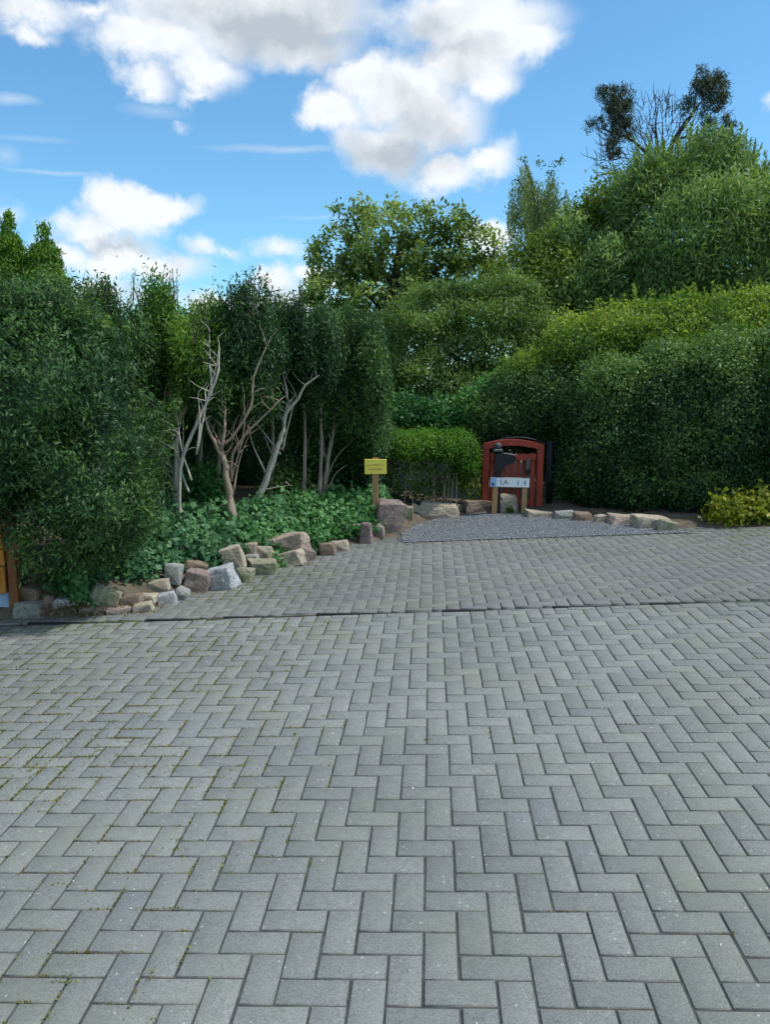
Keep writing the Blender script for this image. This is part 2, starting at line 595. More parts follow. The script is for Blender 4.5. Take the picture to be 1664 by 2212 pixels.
M_IVYBLUE = leaf_mat('blue_green_ivy_leaves', (0.022, 0.075, 0.030), (0.050, 0.150, 0.062), (0.140, 0.280, 0.130), 0.25, 0.55, 0.2)
M_MOSS = leaf_mat('joint_moss_leaves', (0.11, 0.12, 0.03), (0.22, 0.22, 0.055), (0.34, 0.31, 0.09), 0.3)
M_FLOWER = leaf_mat('pink_petals', (0.45, 0.16, 0.18), (0.62, 0.30, 0.30), (0.72, 0.45, 0.42), 0.3)
M_YLEAF = leaf_mat('golden_shrub_leaves', (0.090, 0.144, 0.013), (0.234, 0.279, 0.032), (0.414, 0.414, 0.059), 0.4)
M_PETAL = leaf_mat('fallen_petals', (0.45, 0.45, 0.42), (0.6, 0.6, 0.58), (0.8, 0.8, 0.8), 0.1)
M_DEADLEAF = leaf_mat('dry_leaves', (0.16, 0.09, 0.05), (0.24, 0.16, 0.09), (0.36, 0.27, 0.16), 0.2)

# ------------------------------------------------------------------ ground
SLOPE = 0.035                       # the drive rises to the right
Y_CREASE = 5.75
FALL = 0.015                        # and falls away gently beyond the crease


def plane_z(x, y):
    xc = max(-7.0, min(9.0, x))
    return SLOPE * xc - (FALL * (min(y, 14) - Y_CREASE) if y > Y_CREASE else 0.0)


def G(px, py):
    d = ray(px, py)
    for k in range(2):
        # near plane first, then the far one
        fl = FALL if k else 0.0
        # CAM_H + t dz = SLOPE t dx - fl (t dy - Yc)
        t_ = (CAM_H - fl * Y_CREASE) / (SLOPE * d.x - fl * d.y - d.z)
        p = Vector((0, 0, CAM_H)) + d * t_
        if k == 0 and p.y <= Y_CREASE:
            return p
    return p


# big ground sheet
gx = np.concatenate([np.linspace(-600, -12, 14), np.linspace(-9, 11, 22), np.linspace(14, 600, 14)])
gy = np.concatenate([np.linspace(-60, -4, 6), np.linspace(-3, 20, 24), np.linspace(26, 900, 22)])
vv, ff = [], []
for j, y in enumerate(gy):
    for i, x in enumerate(gx):
        vv.append((x, y, plane_z(x, y) - 0.12))
for j in range(len(gy) - 1):
    for i in range(len(gx) - 1):
        a = j * len(gx) + i
        ff.append((a, a + 1, a + 1 + len(gx), a + len(gx)))
tag(obj('ground', mesh_np('ground', vv, ff), M_GROUND), kind='structure')

# edge of the paved and gravelled area, along the foot of the stones
EDGE_PX = [(-260, 1352), (0, 1343), (180, 1335), (330, 1322), (440, 1283), (600, 1228), (760, 1180), (868, 1158),
           (930, 1124), (1050, 1110), (1137, 1112), (1300, 1131), (1460, 1144), (1664, 1141), (2100, 1150)]
EDGE_H = [.6, .7, .8, .9, 1, 1, 1, .9, .4, .25, .15, .15, .15, .12, .12]
EDGE = [G(*p) for p in EDGE_PX]
HUB = Vector((2.0, 4.2, 0))
bm = bmesh.new()
rows = []
for p, h in zip(EDGE, EDGE_H):
    o = Vector((p.x - HUB.x, p.y - HUB.y, 0)).normalized()
    row = []
    for off, dz in ((-0.02, -.04), (.14, .03), (.32, .15), (.7, .34), (1.3, .46), (3, .58), (7, .65), (16, .4)):
        q = p + o * off
        z = plane_z(q.x, q.y) + (dz * h if dz > 0 else dz)
        row.append(bm.verts.new((q.x, q.y, z)))
    rows.append(row)
for a, b in zip(rows, rows[1:]):
    for k in range(len(a) - 1):
        bm.faces.new((a[k], b[k], b[k + 1], a[k + 1]))
bmesh.ops.recalc_face_normals(bm, faces=bm.faces[:])
bmesh.ops.subdivide_edges(bm, edges=bm.edges[:], cuts=3, use_grid_fill=True)
for v in bm.verts:
    v.co.z += 0.03 * noise.noise(v.co * 3.1)
BED = BVHTree.FromBMesh(bm)
me = bpy.data.meshes.new('garden_bed')
bm.to_mesh(me)
bm.free()
tag(obj('garden_bed', me, M_SOIL), kind='structure')


def ground_z(x, y):
    h = BED.ray_cast(Vector((x, y, 9)), Vector((0, 0, -1)))
    return max(h[0].z if h[0] else -9, plane_z(x, y) - .12)


def on_bed(px, py):
    h = BED.ray_cast(Vector((0, 0, CAM_H)), ray(px, py).normalized())
    return h[0] if h[0] else G(px, py)


# ------------------------------------------------------------------ the block-paved drive
YAW = R(-3.2)
PX_ORIGIN = Vector((-0.008, 0, 0))
tilt = Matrix.Identity(4)
U = Vector((math.cos(YAW), math.sin(YAW), 0))
V_ = Vector((-math.sin(YAW), math.cos(YAW), 0))


def uv(u, v):
    return PX_ORIGIN + U * u + V_ * v


def on_plane(x, y, lift=0.0):
    return Vector((x, y, plane_z(x, y) + lift))


FAR_EDGE = G(1260, 1155).y
in_poly_pts = [(p.x, p.y) for p in EDGE] + [(9, 5), (9, -.5), (-4.6, -.5), (-4.6, 4)]


def inside(x, y, poly):
    c = False
    n = len(poly)
    for i in range(n):
        x0, y0 = poly[i]
        x1, y1 = poly[(i + 1) % n]
        if (y0 > y) != (y1 > y) and x < (x1 - x0) * (y - y0) / (y1 - y0) + x0:
            c = not c
    return c


bm = bmesh.new()
n_ = 40
poly = [(-6, -.6), (8.6, -.6), (8.6, Y_CREASE), (8.6, 9.6), (-3.2, 9.6), (-6, Y_CREASE)]
for (xa, ya, xb, yb) in ((-6, -.6, 8.6, Y_CREASE), (-6, Y_CREASE, 8.6, FAR_EDGE + .3)):
    q = [bm.verts.new(on_plane(x, y, -0.0045 if ya < 0 else -0.003)) for x, y in ((xa, ya + (.02 if ya > 0 else 0)), (xb, ya + (.02 if ya > 0 else 0)), (xb, yb), (xa, yb))]
    bm.faces.new(q).material_index = 0 if ya < 0 else 1
me = bpy.data.meshes.new('driveway')
bm.to_mesh(me)
bm.free()
me.materials.append(M_SAND)
me.materials.append(M_SANDPALE)
drive = tag(obj('driveway', me), kind='structure')


def paver_verts(half_l, half_w, ch=0.003, dr=0.0022, depth=0.05):
    a, b = half_l, half_w
    v = []
    for (l, w_, z) in ((a, b, -depth), (a, b, -dr), (a - ch, b - ch, 0)):
        v += [(-l, -w_, z), (l, -w_, z), (l, w_, z), (-l, w_, z)]
    f = []
    for k in (0, 4):
        for i in range(4):
            j = (i + 1) % 4
            f.append((k + i, k + j, k + 4 + j, k + 4 + i))
    f.append((8, 9, 10, 11))
    return np.array(v), np.array(f)


JOINT = 0.0078
PVt, PFt = paver_verts(0.1 - JOINT / 2, 0.05 - JOINT / 2)
paver_me = mesh_np('paver', PVt, PFt)
paver_me.materials.append(M_PAVER)
bricks = []
V0 = 2.04
# two laid fields that meet in the crease, the far one laid a touch off the first
for fieldi, (va, vb, vo, uo) in enumerate(((0.0, None, V0, 0.0), (None, 99, V0 + .012, 0.035))):
    for j in range(-22, 75):
        for c in range(-52, 86):
            m4 = (j - c) % 4
            if m4 == 0:
                u, v, rot = c * .1 + .05, vo + j * .1 + .1, math.pi / 2
            elif m4 == 3:
                u, v, rot = c * .1 + .1, vo + j * .1 + .05, 0.0
            else:
                continue
            p = uv(u + uo, v)
            if not (-5 < p.x < 8.5 and .1 < p.y < FAR_EDGE):
                continue
            hv = .1 if rot else .05
            # the line of the crease, straight across
            cr = Y_CREASE - 0.004 * (p.x)
            lo, hi = p.y - hv, p.y + hv
            sc_ = 1.0
            if fieldi == 0:
                if lo > cr - .045:
                    continue
                if hi > cr - .018:            # cut brick
                    hi = cr - .018
            else:
                if hi < cr + .045:
                    continue
                if lo < cr + .018:
                    lo = cr + .018
            ny = (lo + hi) / 2
            sc_ = (hi - lo) / (2 * hv)
            p = Vector((p.x, ny, 0))
            if not inside(p.x, p.y, in_poly_pts):
                # let one course run in under the stones
                dmin = min((Vector((e.x, e.y)) - Vector((p.x, p.y))).length for e in smooth_line(EDGE, 6)[:60]) if p.x < 1 else 9
                if dmin > .13 and p.x < 1:
                    continue
                if p.x >= 1:
                    continue
            bricks.append((p, rot, sc_, fieldi))


def brick_matrix(p, rot, sc_, fieldi):
    x, y = p.x + random.gauss(0, .0008), p.y + random.gauss(0, .0008)
    z = plane_z(x, y) + random.gauss(0, .0007) + (0.010 * max(0, 1 - (p.y - Y_CREASE) / .5) if fieldi else 0)
    sink = 0.0015 * noise.noise(Vector((x * 1.1, y * 1.1, 3.3)))
    b = Matrix.Translation((x, y, z + sink))
    pitch = -FALL if y > Y_CREASE else 0.0
    b = b @ Matrix.Rotation(-math.atan(SLOPE) + random.gauss(0, .005), 4, 'Y') @ Matrix.Rotation(pitch + random.gauss(0, .005), 4, 'X')
    b = b @ Matrix.Rotation(YAW + rot + random.gauss(0, .0035), 4, 'Z')
    s = Vector((sc_, 1, 1)) if rot else Vector((1, sc_, 1))
    return b @ Matrix.Diagonal((*s, 1))


def seen(p):
    y = p.y
    zc = y * math.cos(PITCH) + (CAM_H - plane_z(p.x, y)) * math.sin(PITCH)
    vy = (y * math.sin(PITCH) * -1 + (CAM_H - plane_z(p.x, y)) * math.cos(PITCH)) / zc * F
    return abs(p.x / zc * F) < 832 + 60 and -1106 < vy < 1106 + 40, zc


vis = sorted((b for b in bricks if seen(b[0])[0]), key=lambda b: seen(b[0])[1])
near = set(id(b) for b in vis[:299])
groups_ = {0: ([], [], [0]), 1: ([], [], [0])}
for b in bricks:
    m_ = brick_matrix(*b)
    if id(b) in near:
        o = bpy.data.objects.new('paver', paver_me)
        o.matrix_world = m_
        COL.objects.link(o)
        o.parent = drive
    else:
        mm = np.array(m_)
        va_, fa_, ct_ = groups_[b[3]]
        va_.append(PVt @ mm[:3, :3].T + mm[:3, 3])
        fa_.append(PFt + ct_[0])
        ct_[0] += len(PVt)
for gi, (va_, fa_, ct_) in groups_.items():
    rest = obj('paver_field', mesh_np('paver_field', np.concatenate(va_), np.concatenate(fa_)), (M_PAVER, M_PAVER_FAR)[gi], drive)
    rest['kind'] = 'stuff'
print('bricks', len(bricks), 'visible', len(vis))

mb = MB()
xx = -2.6
while xx < 8:
    ln_ = random.uniform(.5, 1.1)
    ya, yb = Y_CREASE - .004 * xx, Y_CREASE - .004 * (xx + ln_)
    h_ = plane_z(xx + ln_ / 2, 5) + random.uniform(-.006, .003)
    mb.box((xx + ln_ / 2, (ya + yb) / 2, h_ - .02), (ln_ - .004, .032, .04), rot=None)
    xx += ln_
js = obj('joint_strip', mb.mesh('joint_strip'), M_JOINT, drive)
js['kind'] = 'stuff'

# ------------------------------------------------------------------ gravel bay in front of the gate
poly = [G(868, 1157), G(905, 1137), G(950, 1122), G(1050, 1109), G(1137, 1111), G(1300, 1130), G(1460, 1144), G(1500, 1153)]
edge_near = [on_plane(x, FAR_EDGE + .008 * math.sin(x * 9), 0) for x in np.linspace(poly[-1].x, poly[0].x, 12)]
ring = [Vector((p.x, p.y, plane_z(p.x, p.y) + .006)) for p in poly] + [Vector((p.x, FAR_EDGE - .12, plane_z(p.x, FAR_EDGE) + .010)) for p in edge_near]
bm = bmesh.new()
bm.faces.new([bm.verts.new(p + Vector((0, .12 if p.y > FAR_EDGE + .1 else 0, 0))) for p in ring])
bmesh.ops.triangulate(bm, faces=bm.faces[:])
bmesh.ops.recalc_face_normals(bm, faces=bm.faces[:])
me = bpy.data.meshes.new('gravel_path')
bm.to_mesh(me)
bm.free()
tag(obj('gravel_path', me, M_GRAVEL), kind='structure')
rp = [(p.x, p.y) for p in ring]
xs, ys = [p[0] for p in rp], [p[1] for p in rp]
pts = []
while len(pts) < 9000:
    x, y = random.uniform(min(xs), max(xs)), random.uniform(FAR_EDGE - .13, max(ys))
    if inside(x, y, rp):
        x, y = x + random.gauss(0, .05), y + random.gauss(0, .06)
        pts.append((x, y, max(plane_z(x, y) + .010, ground_z(x, y) + .004)))
pts = np.array(pts)
oct_ = np.array([(1, 0, 0), (0, 1, 0), (-1, 0, 0), (0, -1, 0), (0, 0, 1), (0, 0, -1)], float)
of = np.array([(0, 1, 4), (1, 2, 4), (2, 3, 4), (3, 0, 4), (1, 0, 5), (2, 1, 5), (3, 2, 5), (0, 3, 5)])
n = len(pts)
sz = RNG.uniform(.006, .016, (n, 1, 1))
ov = oct_[None] * (1 + RNG.normal(0, .25, (n, 6, 3)))
ang = RNG.uniform(0, 6.28, n)
ca, sa = np.cos(ang), np.sin(ang)
ov = ov * np.array([1, .8, .6])
ov = np.stack([ov[..., 0] * ca[:, None] - ov[..., 1] * sa[:, None], ov[..., 0] * sa[:, None] + ov[..., 1] * ca[:, None], ov[..., 2]], -1)
ov = ov * sz + pts[:, None]


def pebble_mat():
    m, t, out = material('slate_pebbles')
    r = t.nodes.new('ShaderNodeNewGeometry').outputs['Random Per Island']
    c = mixc(t, r, (0.13, 0.142, 0.152), (0.25, 0.268, 0.28))
    principled(t, out, c, 0.85)
    return m


peb = obj('gravel', mesh_np('gravel', ov.reshape(-1, 3), (of[None] + (np.arange(n) * 6)[:, None, None]).reshape(-1, 3)), pebble_mat())
tag(peb, 'blue grey slate chippings in front of the red gate', 'gravel', None, 'stuff')


# ------------------------------------------------------------------ leaves
def unit(a):
    return a / np.maximum(np.linalg.norm(a, axis=-1, keepdims=True), 1e-6)


def leaf_mesh(name, c, length, width, tint, axis=None, spread=1.0, nrm=None, nmix=0.5):
    """c (n,3) centres; axis = preferred leaf direction; nrm = preferred facing"""
    n = len(c)
    a = RNG.normal(0, 1, (n, 3)) * spread
    if axis is not None:
        a = a + np.asarray(axis)
    a = unit(a)
    b0 = RNG.normal(0, 1, (n, 3))
    if nrm is not None:
        nn = unit(unit(b0) * (1 - nmix) + nrm * nmix)
        b = unit(np.cross(nn, a))
    else:
        b = unit(np.cross(b0, a))
    nn = np.cross(a, b)
    L_ = (length * RNG.uniform(.65, 1.35, n))[:, None]
    W_ = (width * RNG.uniform(.7, 1.3, n))[:, None]
    v = np.stack([c - a * L_ / 2, c + b * W_ / 2 - nn * W_ * .12, c + a * L_ / 2, c - b * W_ / 2 - nn * W_ * .12], 1)
    f = np.arange(n * 4).reshape(n, 4)
    return mesh_np(name, v.reshape(-1, 3), f, tint=np.repeat(np.clip(tint, 0, 1), 4))


def inside_depth(p, blobs, skip):
    """how deep p lies in the other blobs: 1 at a centre, 0 at a surface"""
    d = np.full(len(p), -1.0)
    for k, (bc, br) in enumerate(blobs):
        q = 1 - np.linalg.norm((p - bc) / br, axis=1)
        q = np.where(skip == k, -1.0, q)
        d = np.maximum(d, q)
    return d


def blob_points(blobs, n, depth=0.12, keep_back=0.45, low=-1.0):
    bl = [(np.array(b[0], float), np.array(b[1], float)) for b in blobs]
    area = np.array([(r[0] * r[1] * r[2]) ** (2 / 3) for _, r in bl])
    out_p, out_n, got = [], [], 0
    cen = np.array((0, 0, CAM_H))
    while got < n:
        k = RNG.choice(len(bl), n * 2, p=area / area.sum())
        d = unit(RNG.normal(0, 1, (n * 2, 3)))
        C = np.array([b[0] for b in bl])[k]
        Rr = np.array([b[1] for b in bl])[k]
        f = 1 - np.abs(RNG.normal(0, depth, n * 2)) + RNG.normal(0, depth * .3, n * 2)
        p = C + d * Rr * f[:, None]
        nn = unit(d / Rr)
        ok = inside_depth(p, bl, k) < .16
        facing = (nn * unit(cen - p)).sum(1)
        ok &= (facing > -.15) | (RNG.uniform(0, 1, n * 2) < keep_back)
        ok &= d[:, 2] > low
        out_p.append(p[ok])
        out_n.append(nn[ok])
        got += ok.sum()
    return np.concatenate(out_p)[:n], np.concatenate(out_n)[:n]


def lobes(blobs, n, r=(.25, .5), squash=.6, inner=.8, low=-.5):
    """smaller lobes of foliage set over the main masses"""
    p, nn = blob_points([(b[0], tuple(x * .84 for x in b[1])) for b in blobs], n, .04, .7, low)
    out = [(b[0], tuple(x * inner for x in b[1])) for b in blobs]
    for q in p:
        a = random.uniform(*r)
        out.append((tuple(q), (a, a, a * squash * random.uniform(.8, 1.3))))
    return out


def lump(p, scale, seed=0.0):
    return np.array([noise.noise(Vector((x * scale + seed, y * scale, z * scale))) for x, y, z in p])


def crown(parent, blobs, clusters, per, sigma, length, width, mat, name='crown', depth=.12, axis=None, spread=1.0,
          tint=(.45, .2), up_tint=0.15, keep_back=.45, shape=(1, 1, 1), gaps=0.0, gscale=1.2, nmix=.55, low=-1.0, lumpy=.15, lobe=None):
    if lobe:
        blobs = lobes(blobs, *lobe)
    p, nn = blob_points(blobs, clusters, depth, keep_back, low)
    if lumpy or gaps:
        l1 = lump(p, gscale, 5) + .6 * lump(p, gscale * 2.7, 15)
        p = p + nn * (l1 * lumpy)[:, None]
        if gaps:
            l2 = lump(p, gscale * 1.7, 40)
            sel = l2 > -0.5 + gaps
            p, nn = p[sel], nn[sel]
    m = len(p)
    ct = RNG.normal(tint[0], tint[1], m) + up_tint * nn[:, 2] + .55 * lump(p, 1.3, 77)  # up_tint lightens up-facing clusters: young growth, plus sunlit tops painted in
    idx = np.repeat(np.arange(m), per)
    q = p[idx] + RNG.normal(0, 1, (m * per, 3)) * sigma * np.array(shape)
    gz = ground_floor(q)
    q = q[gz]
    idx = idx[gz]
    tt = ct[idx] + RNG.normal(0, .12, len(idx))
    me = leaf_mesh(name, q, length, width, tt, axis, spread, nn[idx], nmix)
    return obj(name, me, mat, parent)


def ground_floor(q):
    xc = np.clip(q[:, 0], -7, 9)
    z = SLOPE * xc - FALL * np.maximum(np.minimum(q[:, 1], 14) - Y_CREASE, 0)
    return q[:, 2] > z + .015


def core(parent, blobs, scale, mat, name='twig_core'):
    """the dense inside of a clipped plant"""
    bm = bmesh.new()
    for c, r in blobs:
        ret = bmesh.ops.create_icosphere(bm, subdivisions=3, radius=1)
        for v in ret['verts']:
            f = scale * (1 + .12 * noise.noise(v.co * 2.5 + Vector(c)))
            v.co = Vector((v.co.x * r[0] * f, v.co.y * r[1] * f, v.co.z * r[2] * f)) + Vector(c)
            g = plane_z(v.co.x, v.co.y) + .02
            if v.co.z < g:
                v.co.z = g
    me = bpy.data.meshes.new(name)
    bm.to_mesh(me)
    bm.free()
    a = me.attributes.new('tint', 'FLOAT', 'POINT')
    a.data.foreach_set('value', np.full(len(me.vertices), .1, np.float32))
    return obj(name, me, mat, parent)


def B(px, py, Y, rx, ry, rdepth):
    """a blob of foliage centred where the photograph has it, radii given in frame units at that distance"""
    c = at(px, py, Y)
    k = Y / F
    return (tuple(c), (rx * k, rdepth, ry * k))


def wood(parent, lines, mat, name='trunk', n=7):
    """lines: [(points, r0, r1)]"""
    mb = MB()
    for pts, r0, r1 in lines:
        s = smooth_line(pts, 4)
        m = len(s) - 1
        s = [s[0]] + [q + Vector((random.gauss(0, .12), random.gauss(0, .12), random.gauss(0, .05))) * min(r0, .08) for q in s[1:-1]] + [s[-1]]
        mb.tube(s, [(r0 + (r1 - r0) * (i / m) ** .8) * (1 if i < m - 1 else .75 if i < m else .35) for i in range(m + 1)], n, 0.14)
    return obj(name, mb.mesh(name, True), mat, parent)


def shoots(parent, spots, hgt, leaf_l, mat, name='shoot', every=.03, lean=.15, wid=.35, tint=.6, thick=.0025, wmat=None):
    """thin upright shoots with leaves up the stem"""
    mb = MB()
    cs = []
    for (x, y, z) in spots:
        h = hgt * random.uniform(.5, 1.3)
        dx, dy = random.gauss(0, lean) * h, random.gauss(0, lean) * h
        base = Vector((x, y, z - .08))
        top = base + Vector((dx, dy, h + .08))
        mid = (base + top) / 2 + Vector((random.gauss(0, .02), random.gauss(0, .02), 0))
        mb.tube([base, mid, top], [thick * 1.5, thick, thick * .6], 4)
        m = max(3, int(h / every))
        for i in range(m):
            t = .25 + .75 * (i + random.random()) / m
            cs.append(base.lerp(top, t) + Vector((random.gauss(0, .012), random.gauss(0, .012), 0)))
    o = obj(name + '_stems', mb.mesh(name + '_stems'), wmat or M_BARK_DARK, parent)
    o['kind'] = 'stuff'
    c = np.array(cs)
    o2 = obj(name + '_leaves', leaf_mesh(name, c, leaf_l, leaf_l * wid, RNG.normal(tint, .15, len(c)), (0, 0, .8)), mat, parent)
    o2['kind'] = 'stuff'


def plant(name, base, label, cat, group=None):
    return empty(name, base, label, cat, group)


def base_at(px, Y):
    p = at(px, 1100, Y)
    return Vector((p.x, Y, ground_z(p.x, Y)))


# ------------------------------------------------------------------ left: yew mass and thuja tips
yew = plant('yew_bush', base_at(140, 5.9), 'large dark yew bush filling the left edge above the stones', 'bush')
yb = [B(60, 860, 6.1, 170, 230, .85), B(180, 1070, 5.95, 140, 142, .5), B(40, 1000, 6.0, 110, 125, .5),
      B(215, 960, 6.3, 95, 210, .6), B(90, 710, 6.3, 95, 95, .6), B(250, 1105, 6.0, 76, 100, .35), B(-150, 900, 6.2, 200, 260, .9)]
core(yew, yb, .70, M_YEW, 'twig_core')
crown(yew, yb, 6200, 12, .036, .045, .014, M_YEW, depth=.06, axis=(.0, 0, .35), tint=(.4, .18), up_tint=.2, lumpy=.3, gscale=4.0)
crown(yew, [B(70, 690, 6.25, 110, 60, .5), B(190, 720, 6.5, 60, 55, .4)], 520, 12, .035, .045, .012, M_YEWLIT, 'sunlit_growth', depth=.08, axis=(0, 0, .5))  # brighter needles stand in for the sunlit crest of the yew

for i, (px, top, wd, lab) in enumerate(((18, 478, 36, 'slender green thuja tip at the far left edge behind the yew'),
                                        (97, 500, 54, 'broader cone-topped thuja rising behind the yew, second from the left edge'))):
    Y = 8.6
    t_ = plant('thuja', base_at(px, Y), lab, 'conifer', 'thujas behind the yew')
    a, b_ = at(px, top, Y), at(px, 900, Y)
    blobs = []
    for k in range(8):
        f = k / 7
        py = top + 22 + f * 330
        blobs.append(B(px, py, Y, 6 + 4 + wd * min(1, f * 2.0) ** .85, 34, .03 + wd * min(1, f * 2.0) ** .85 * Y / F))
    wood(t_, [([Vector((a.x, Y, t_.location.z)), Vector((a.x, Y, a.z - .2))], .06, .01)], M_BARK_DARK)
    core(t_, blobs[1:], .9, M_THUJA)
    crown(t_, blobs, 3600, 10, .022, .05, .016, M_THUJA, depth=.05, axis=(0, 0, 1.1), tint=(.5, .18), lumpy=.03)
    tp = at(px, top, Y)
    shoots(t_, [(tp.x + random.gauss(0, .015), Y, tp.z - .1) for _ in range(4)], .14, .03, M_THUJA, 'tip_shoot')


# ------------------------------------------------------------------ left: the row of conifers with bare trunks
def conifer(label, Y0, trunks, blobs, clusters, mat, bark, tips=(), grp='conifers with bare lower trunks', name='conifer', tint=(.42, .2), sig=.045, gaps=.0):
    base = trunks[0][0][0]
    Y = on_bed(base[0], base[1]).y
    print('conifer', round(Y0, 2), round(Y, 2))
    Y = min(max(Y, Y0 - .6), Y0 + 1.0)
    bp = at(base[0], base[1], Y)
    bz = ground_z(bp.x, Y)
    t_ = plant(name, Vector((bp.x, Y, bz)), label, 'tree', grp)
    lines = []
    for i, (pts, r0, r1) in enumerate(trunks):
        w3 = [at(p[0], p[1], Y + (p[2] if len(p) > 2 else 0)) for p in pts]
        if i == 0:
            w3[0].z = bz - .05
        lines.append((w3, r0 * .86, r1 * .7))
    wood(t_, lines[:1], bark, 'trunk', 9)
    for ln in lines[1:]:
        wood(t_, [ln], bark, 'branch', 6)
    for k in range(4):
        w0 = lines[0][0]
        q0 = w0[0].lerp(w0[-1], random.uniform(.15, .5))
        q1 = q0 + Vector((random.gauss(0, .22), random.gauss(.05, .1), random.uniform(.5, .9)))
        lines.append(([q0, q0.lerp(q1, .5) + Vector((random.gauss(0, .03), 0, .02)), q1], .012, .004))
        wood(t_, [lines[-1]], bark, 'branch', 5)
    tw = []
    for w3, r0, r1 in lines:
        sm = smooth_line(w3, 5)
        for q in sm[4:]:
            if Y0 == 8.9 and q.z < 1.2:
                continue
            for _ in range(2):
                if random.random() < .2:
                    d = Vector((random.gauss(0, 1), random.gauss(0, .6), abs(random.gauss(.5, .6)))).normalized()
                    l_ = random.uniform(.06, .24)
                    e1 = q + d * l_ * .5 + Vector((0, 0, .02))
                    e2 = q + d * l_ + Vector((random.gauss(0, .03), 0, random.gauss(.03, .03)))
                    tw.append(([q, e1, e2], .0055, .002))
    o = wood(t_, tw, bark, 'twigs', 4)
    o['kind'] = 'stuff'
    bl = [B(b[0], b[1] + (22 if b[1] < 730 else 0), Y + b[2] + .2, b[3], b[4], b[5]) for b in blobs]
    crown(t_, bl, int(clusters * 1.1), 12, sig, .055, .015, mat, depth=.26, axis=(0, 0, .9), tint=tint, up_tint=.3, lumpy=.12, gscale=3.4, gaps=gaps, shape=(.75, .75, 1.7), lobe=(26, (.07, .15), 2.0, .9, -.3))
    if tips:
        sp = []
        for (px, py) in tips:
            q = at(px, py, Y)
            for _ in range(3):
                sp.append((q.x + random.gauss(0, .03), Y + random.gauss(0, .05), q.z - .14))
        shoots(t_, sp, .26, .03, mat, 'tip_shoot', every=.02, lean=.1, thick=.004)
    return t_


conifer('dense conifer beside the yew, foliage almost to the ground with yellowing sprays', 6.9,
        [([(292, 1120), (285, 950), (270, 800)], .045, .02), ([(285, 960), (300, 880), (318, 790)], .015, .008)],
        [(232, 690, 0, 48, 62, .35), (222, 800, 0, 62, 90, .4), (285, 790, 0, 55, 85, .35), (250, 930, 0, 75, 110, .4), (290, 1040, -.1, 50, 80, .25)],
        2300, M_YEW, M_BARK_GREY, [(232, 628), (205, 650), (262, 650)], gaps=.05)
conifer('tall conifer with pale peeling trunk forked halfway up', 7.25,
        [([(380, 1100), (378, 1030), (383, 955), (390, 904), (405, 868), (409, 815)], .042, .012),
         ([(388, 915), (375, 880), (364, 840)], .018, .007), ([(354, 1080), (353, 980), (354, 880), (357, 825)], .016, .008),
         ([(405, 868), (420, 820), (424, 745)], .014, .006)],
        [(342, 690, 0, 46, 66, .35), (330, 790, .1, 50, 80, .35), (372, 760, 0, 42, 60, .3), (338, 890, .3, 40, 70, .3)],
        1500, M_YEWLIT, M_BARK_PALE, [(288, 600), (340, 610), (352, 615), (366, 612)])
conifer('conifer on a slanting grey stem that ends in two bare upright spikes', 6.55,
        [([(384, 1050), (390, 1010), (417, 934), (438, 886), (459, 838), (472, 796), (473, 740)], .024, .012),
         ([(457, 840), (454, 790), (452, 720)], .013, .009)],
        [(425, 745, .25, 45, 48, .3), (440, 800, .35, 40, 60, .3), (455, 740, .4, 35, 40, .25)],
        900, M_YEWLIT, M_BARK_PALE, [(422, 690), (440, 668)], tint=(.6, .2))
conifer('conifer with the thickest reddish brown trunk, forked low', 7.1,
        [([(510, 1150), (495, 1063), (483, 994), (478, 972), (486, 930), (486, 870)], .054, .014),
         ([(480, 985), (466, 960), (450, 925), (440, 880)], .034, .012),
         ([(500, 1040), (503, 982), (528, 943), (564, 904), (615, 856)], .022, .011),
         ([(484, 960), (507, 937), (543, 874), (548, 815), (576, 748)], .02, .012)],
        [(532, 690, .1, 40, 62, .3), (505, 760, .1, 60, 70, .35), (470, 850, .1, 45, 70, .3), (560, 770, .25, 45, 70, .3), (530, 850, .3, 50, 70, .3)],
        2000, M_YEW, M_BARK_RED, [(515, 612), (532, 618), (545, 630)], tint=(.45, .22))
conifer('conifer leaning right on a long bare grey trunk', 7.8,
        [([(546, 1085), (591, 988), (609, 940), (618, 895), (639, 868), (660, 832), (690, 810)], .046, .012),
         ([(612, 920), (621, 859), (612, 802), (622, 764)], .018, .01), ([(520, 795), (560, 792), (612, 797), (652, 800)], .006, .005),
         ([(560, 1060), (600, 1052), (632, 1048)], .008, .005)],
        [(590, 705, .1, 40, 45, .3), (640, 720, 0, 46, 70, .35), (600, 780, .25, 50, 60, .3), (655, 800, .2, 40, 60, .3), (690, 770, .1, 40, 70, .3)],
        1700, M_YEW, M_BARK_PALE, [(575, 640), (600, 655), (640, 650), (655, 640)])
conifer('conifer nearest the yellow sign with a thin upright trunk', 8.9,
        [([(699, 1080), (705, 1012), (720, 934), (726, 865), (735, 800)], .04, .014), ([(722, 925), (738, 912), (752, 898)], .014, .006),
         ([(703, 1060), (711, 1050), (728, 1020), (752, 1003)], .014, .007), ([(662, 1062), (662, 980), (672, 930)], .013, .007),
         ([(716, 950), (704, 930), (690, 905)], .012, .006)],
        [(735, 760, 0, 60, 70, .4), (790, 800, 0, 45, 75, .35), (745, 850, .1, 60, 60, .35), (700, 740, .1, 40, 50, .3), (795, 900, 0, 42, 80, .3), (796, 985, .3, 24, 70, .25), (760, 970, .3, 36, 60, .25)],
        2600, M_YEW, M_BARK_GREY, [(690, 690), (760, 690)], tint=(.52, .2))

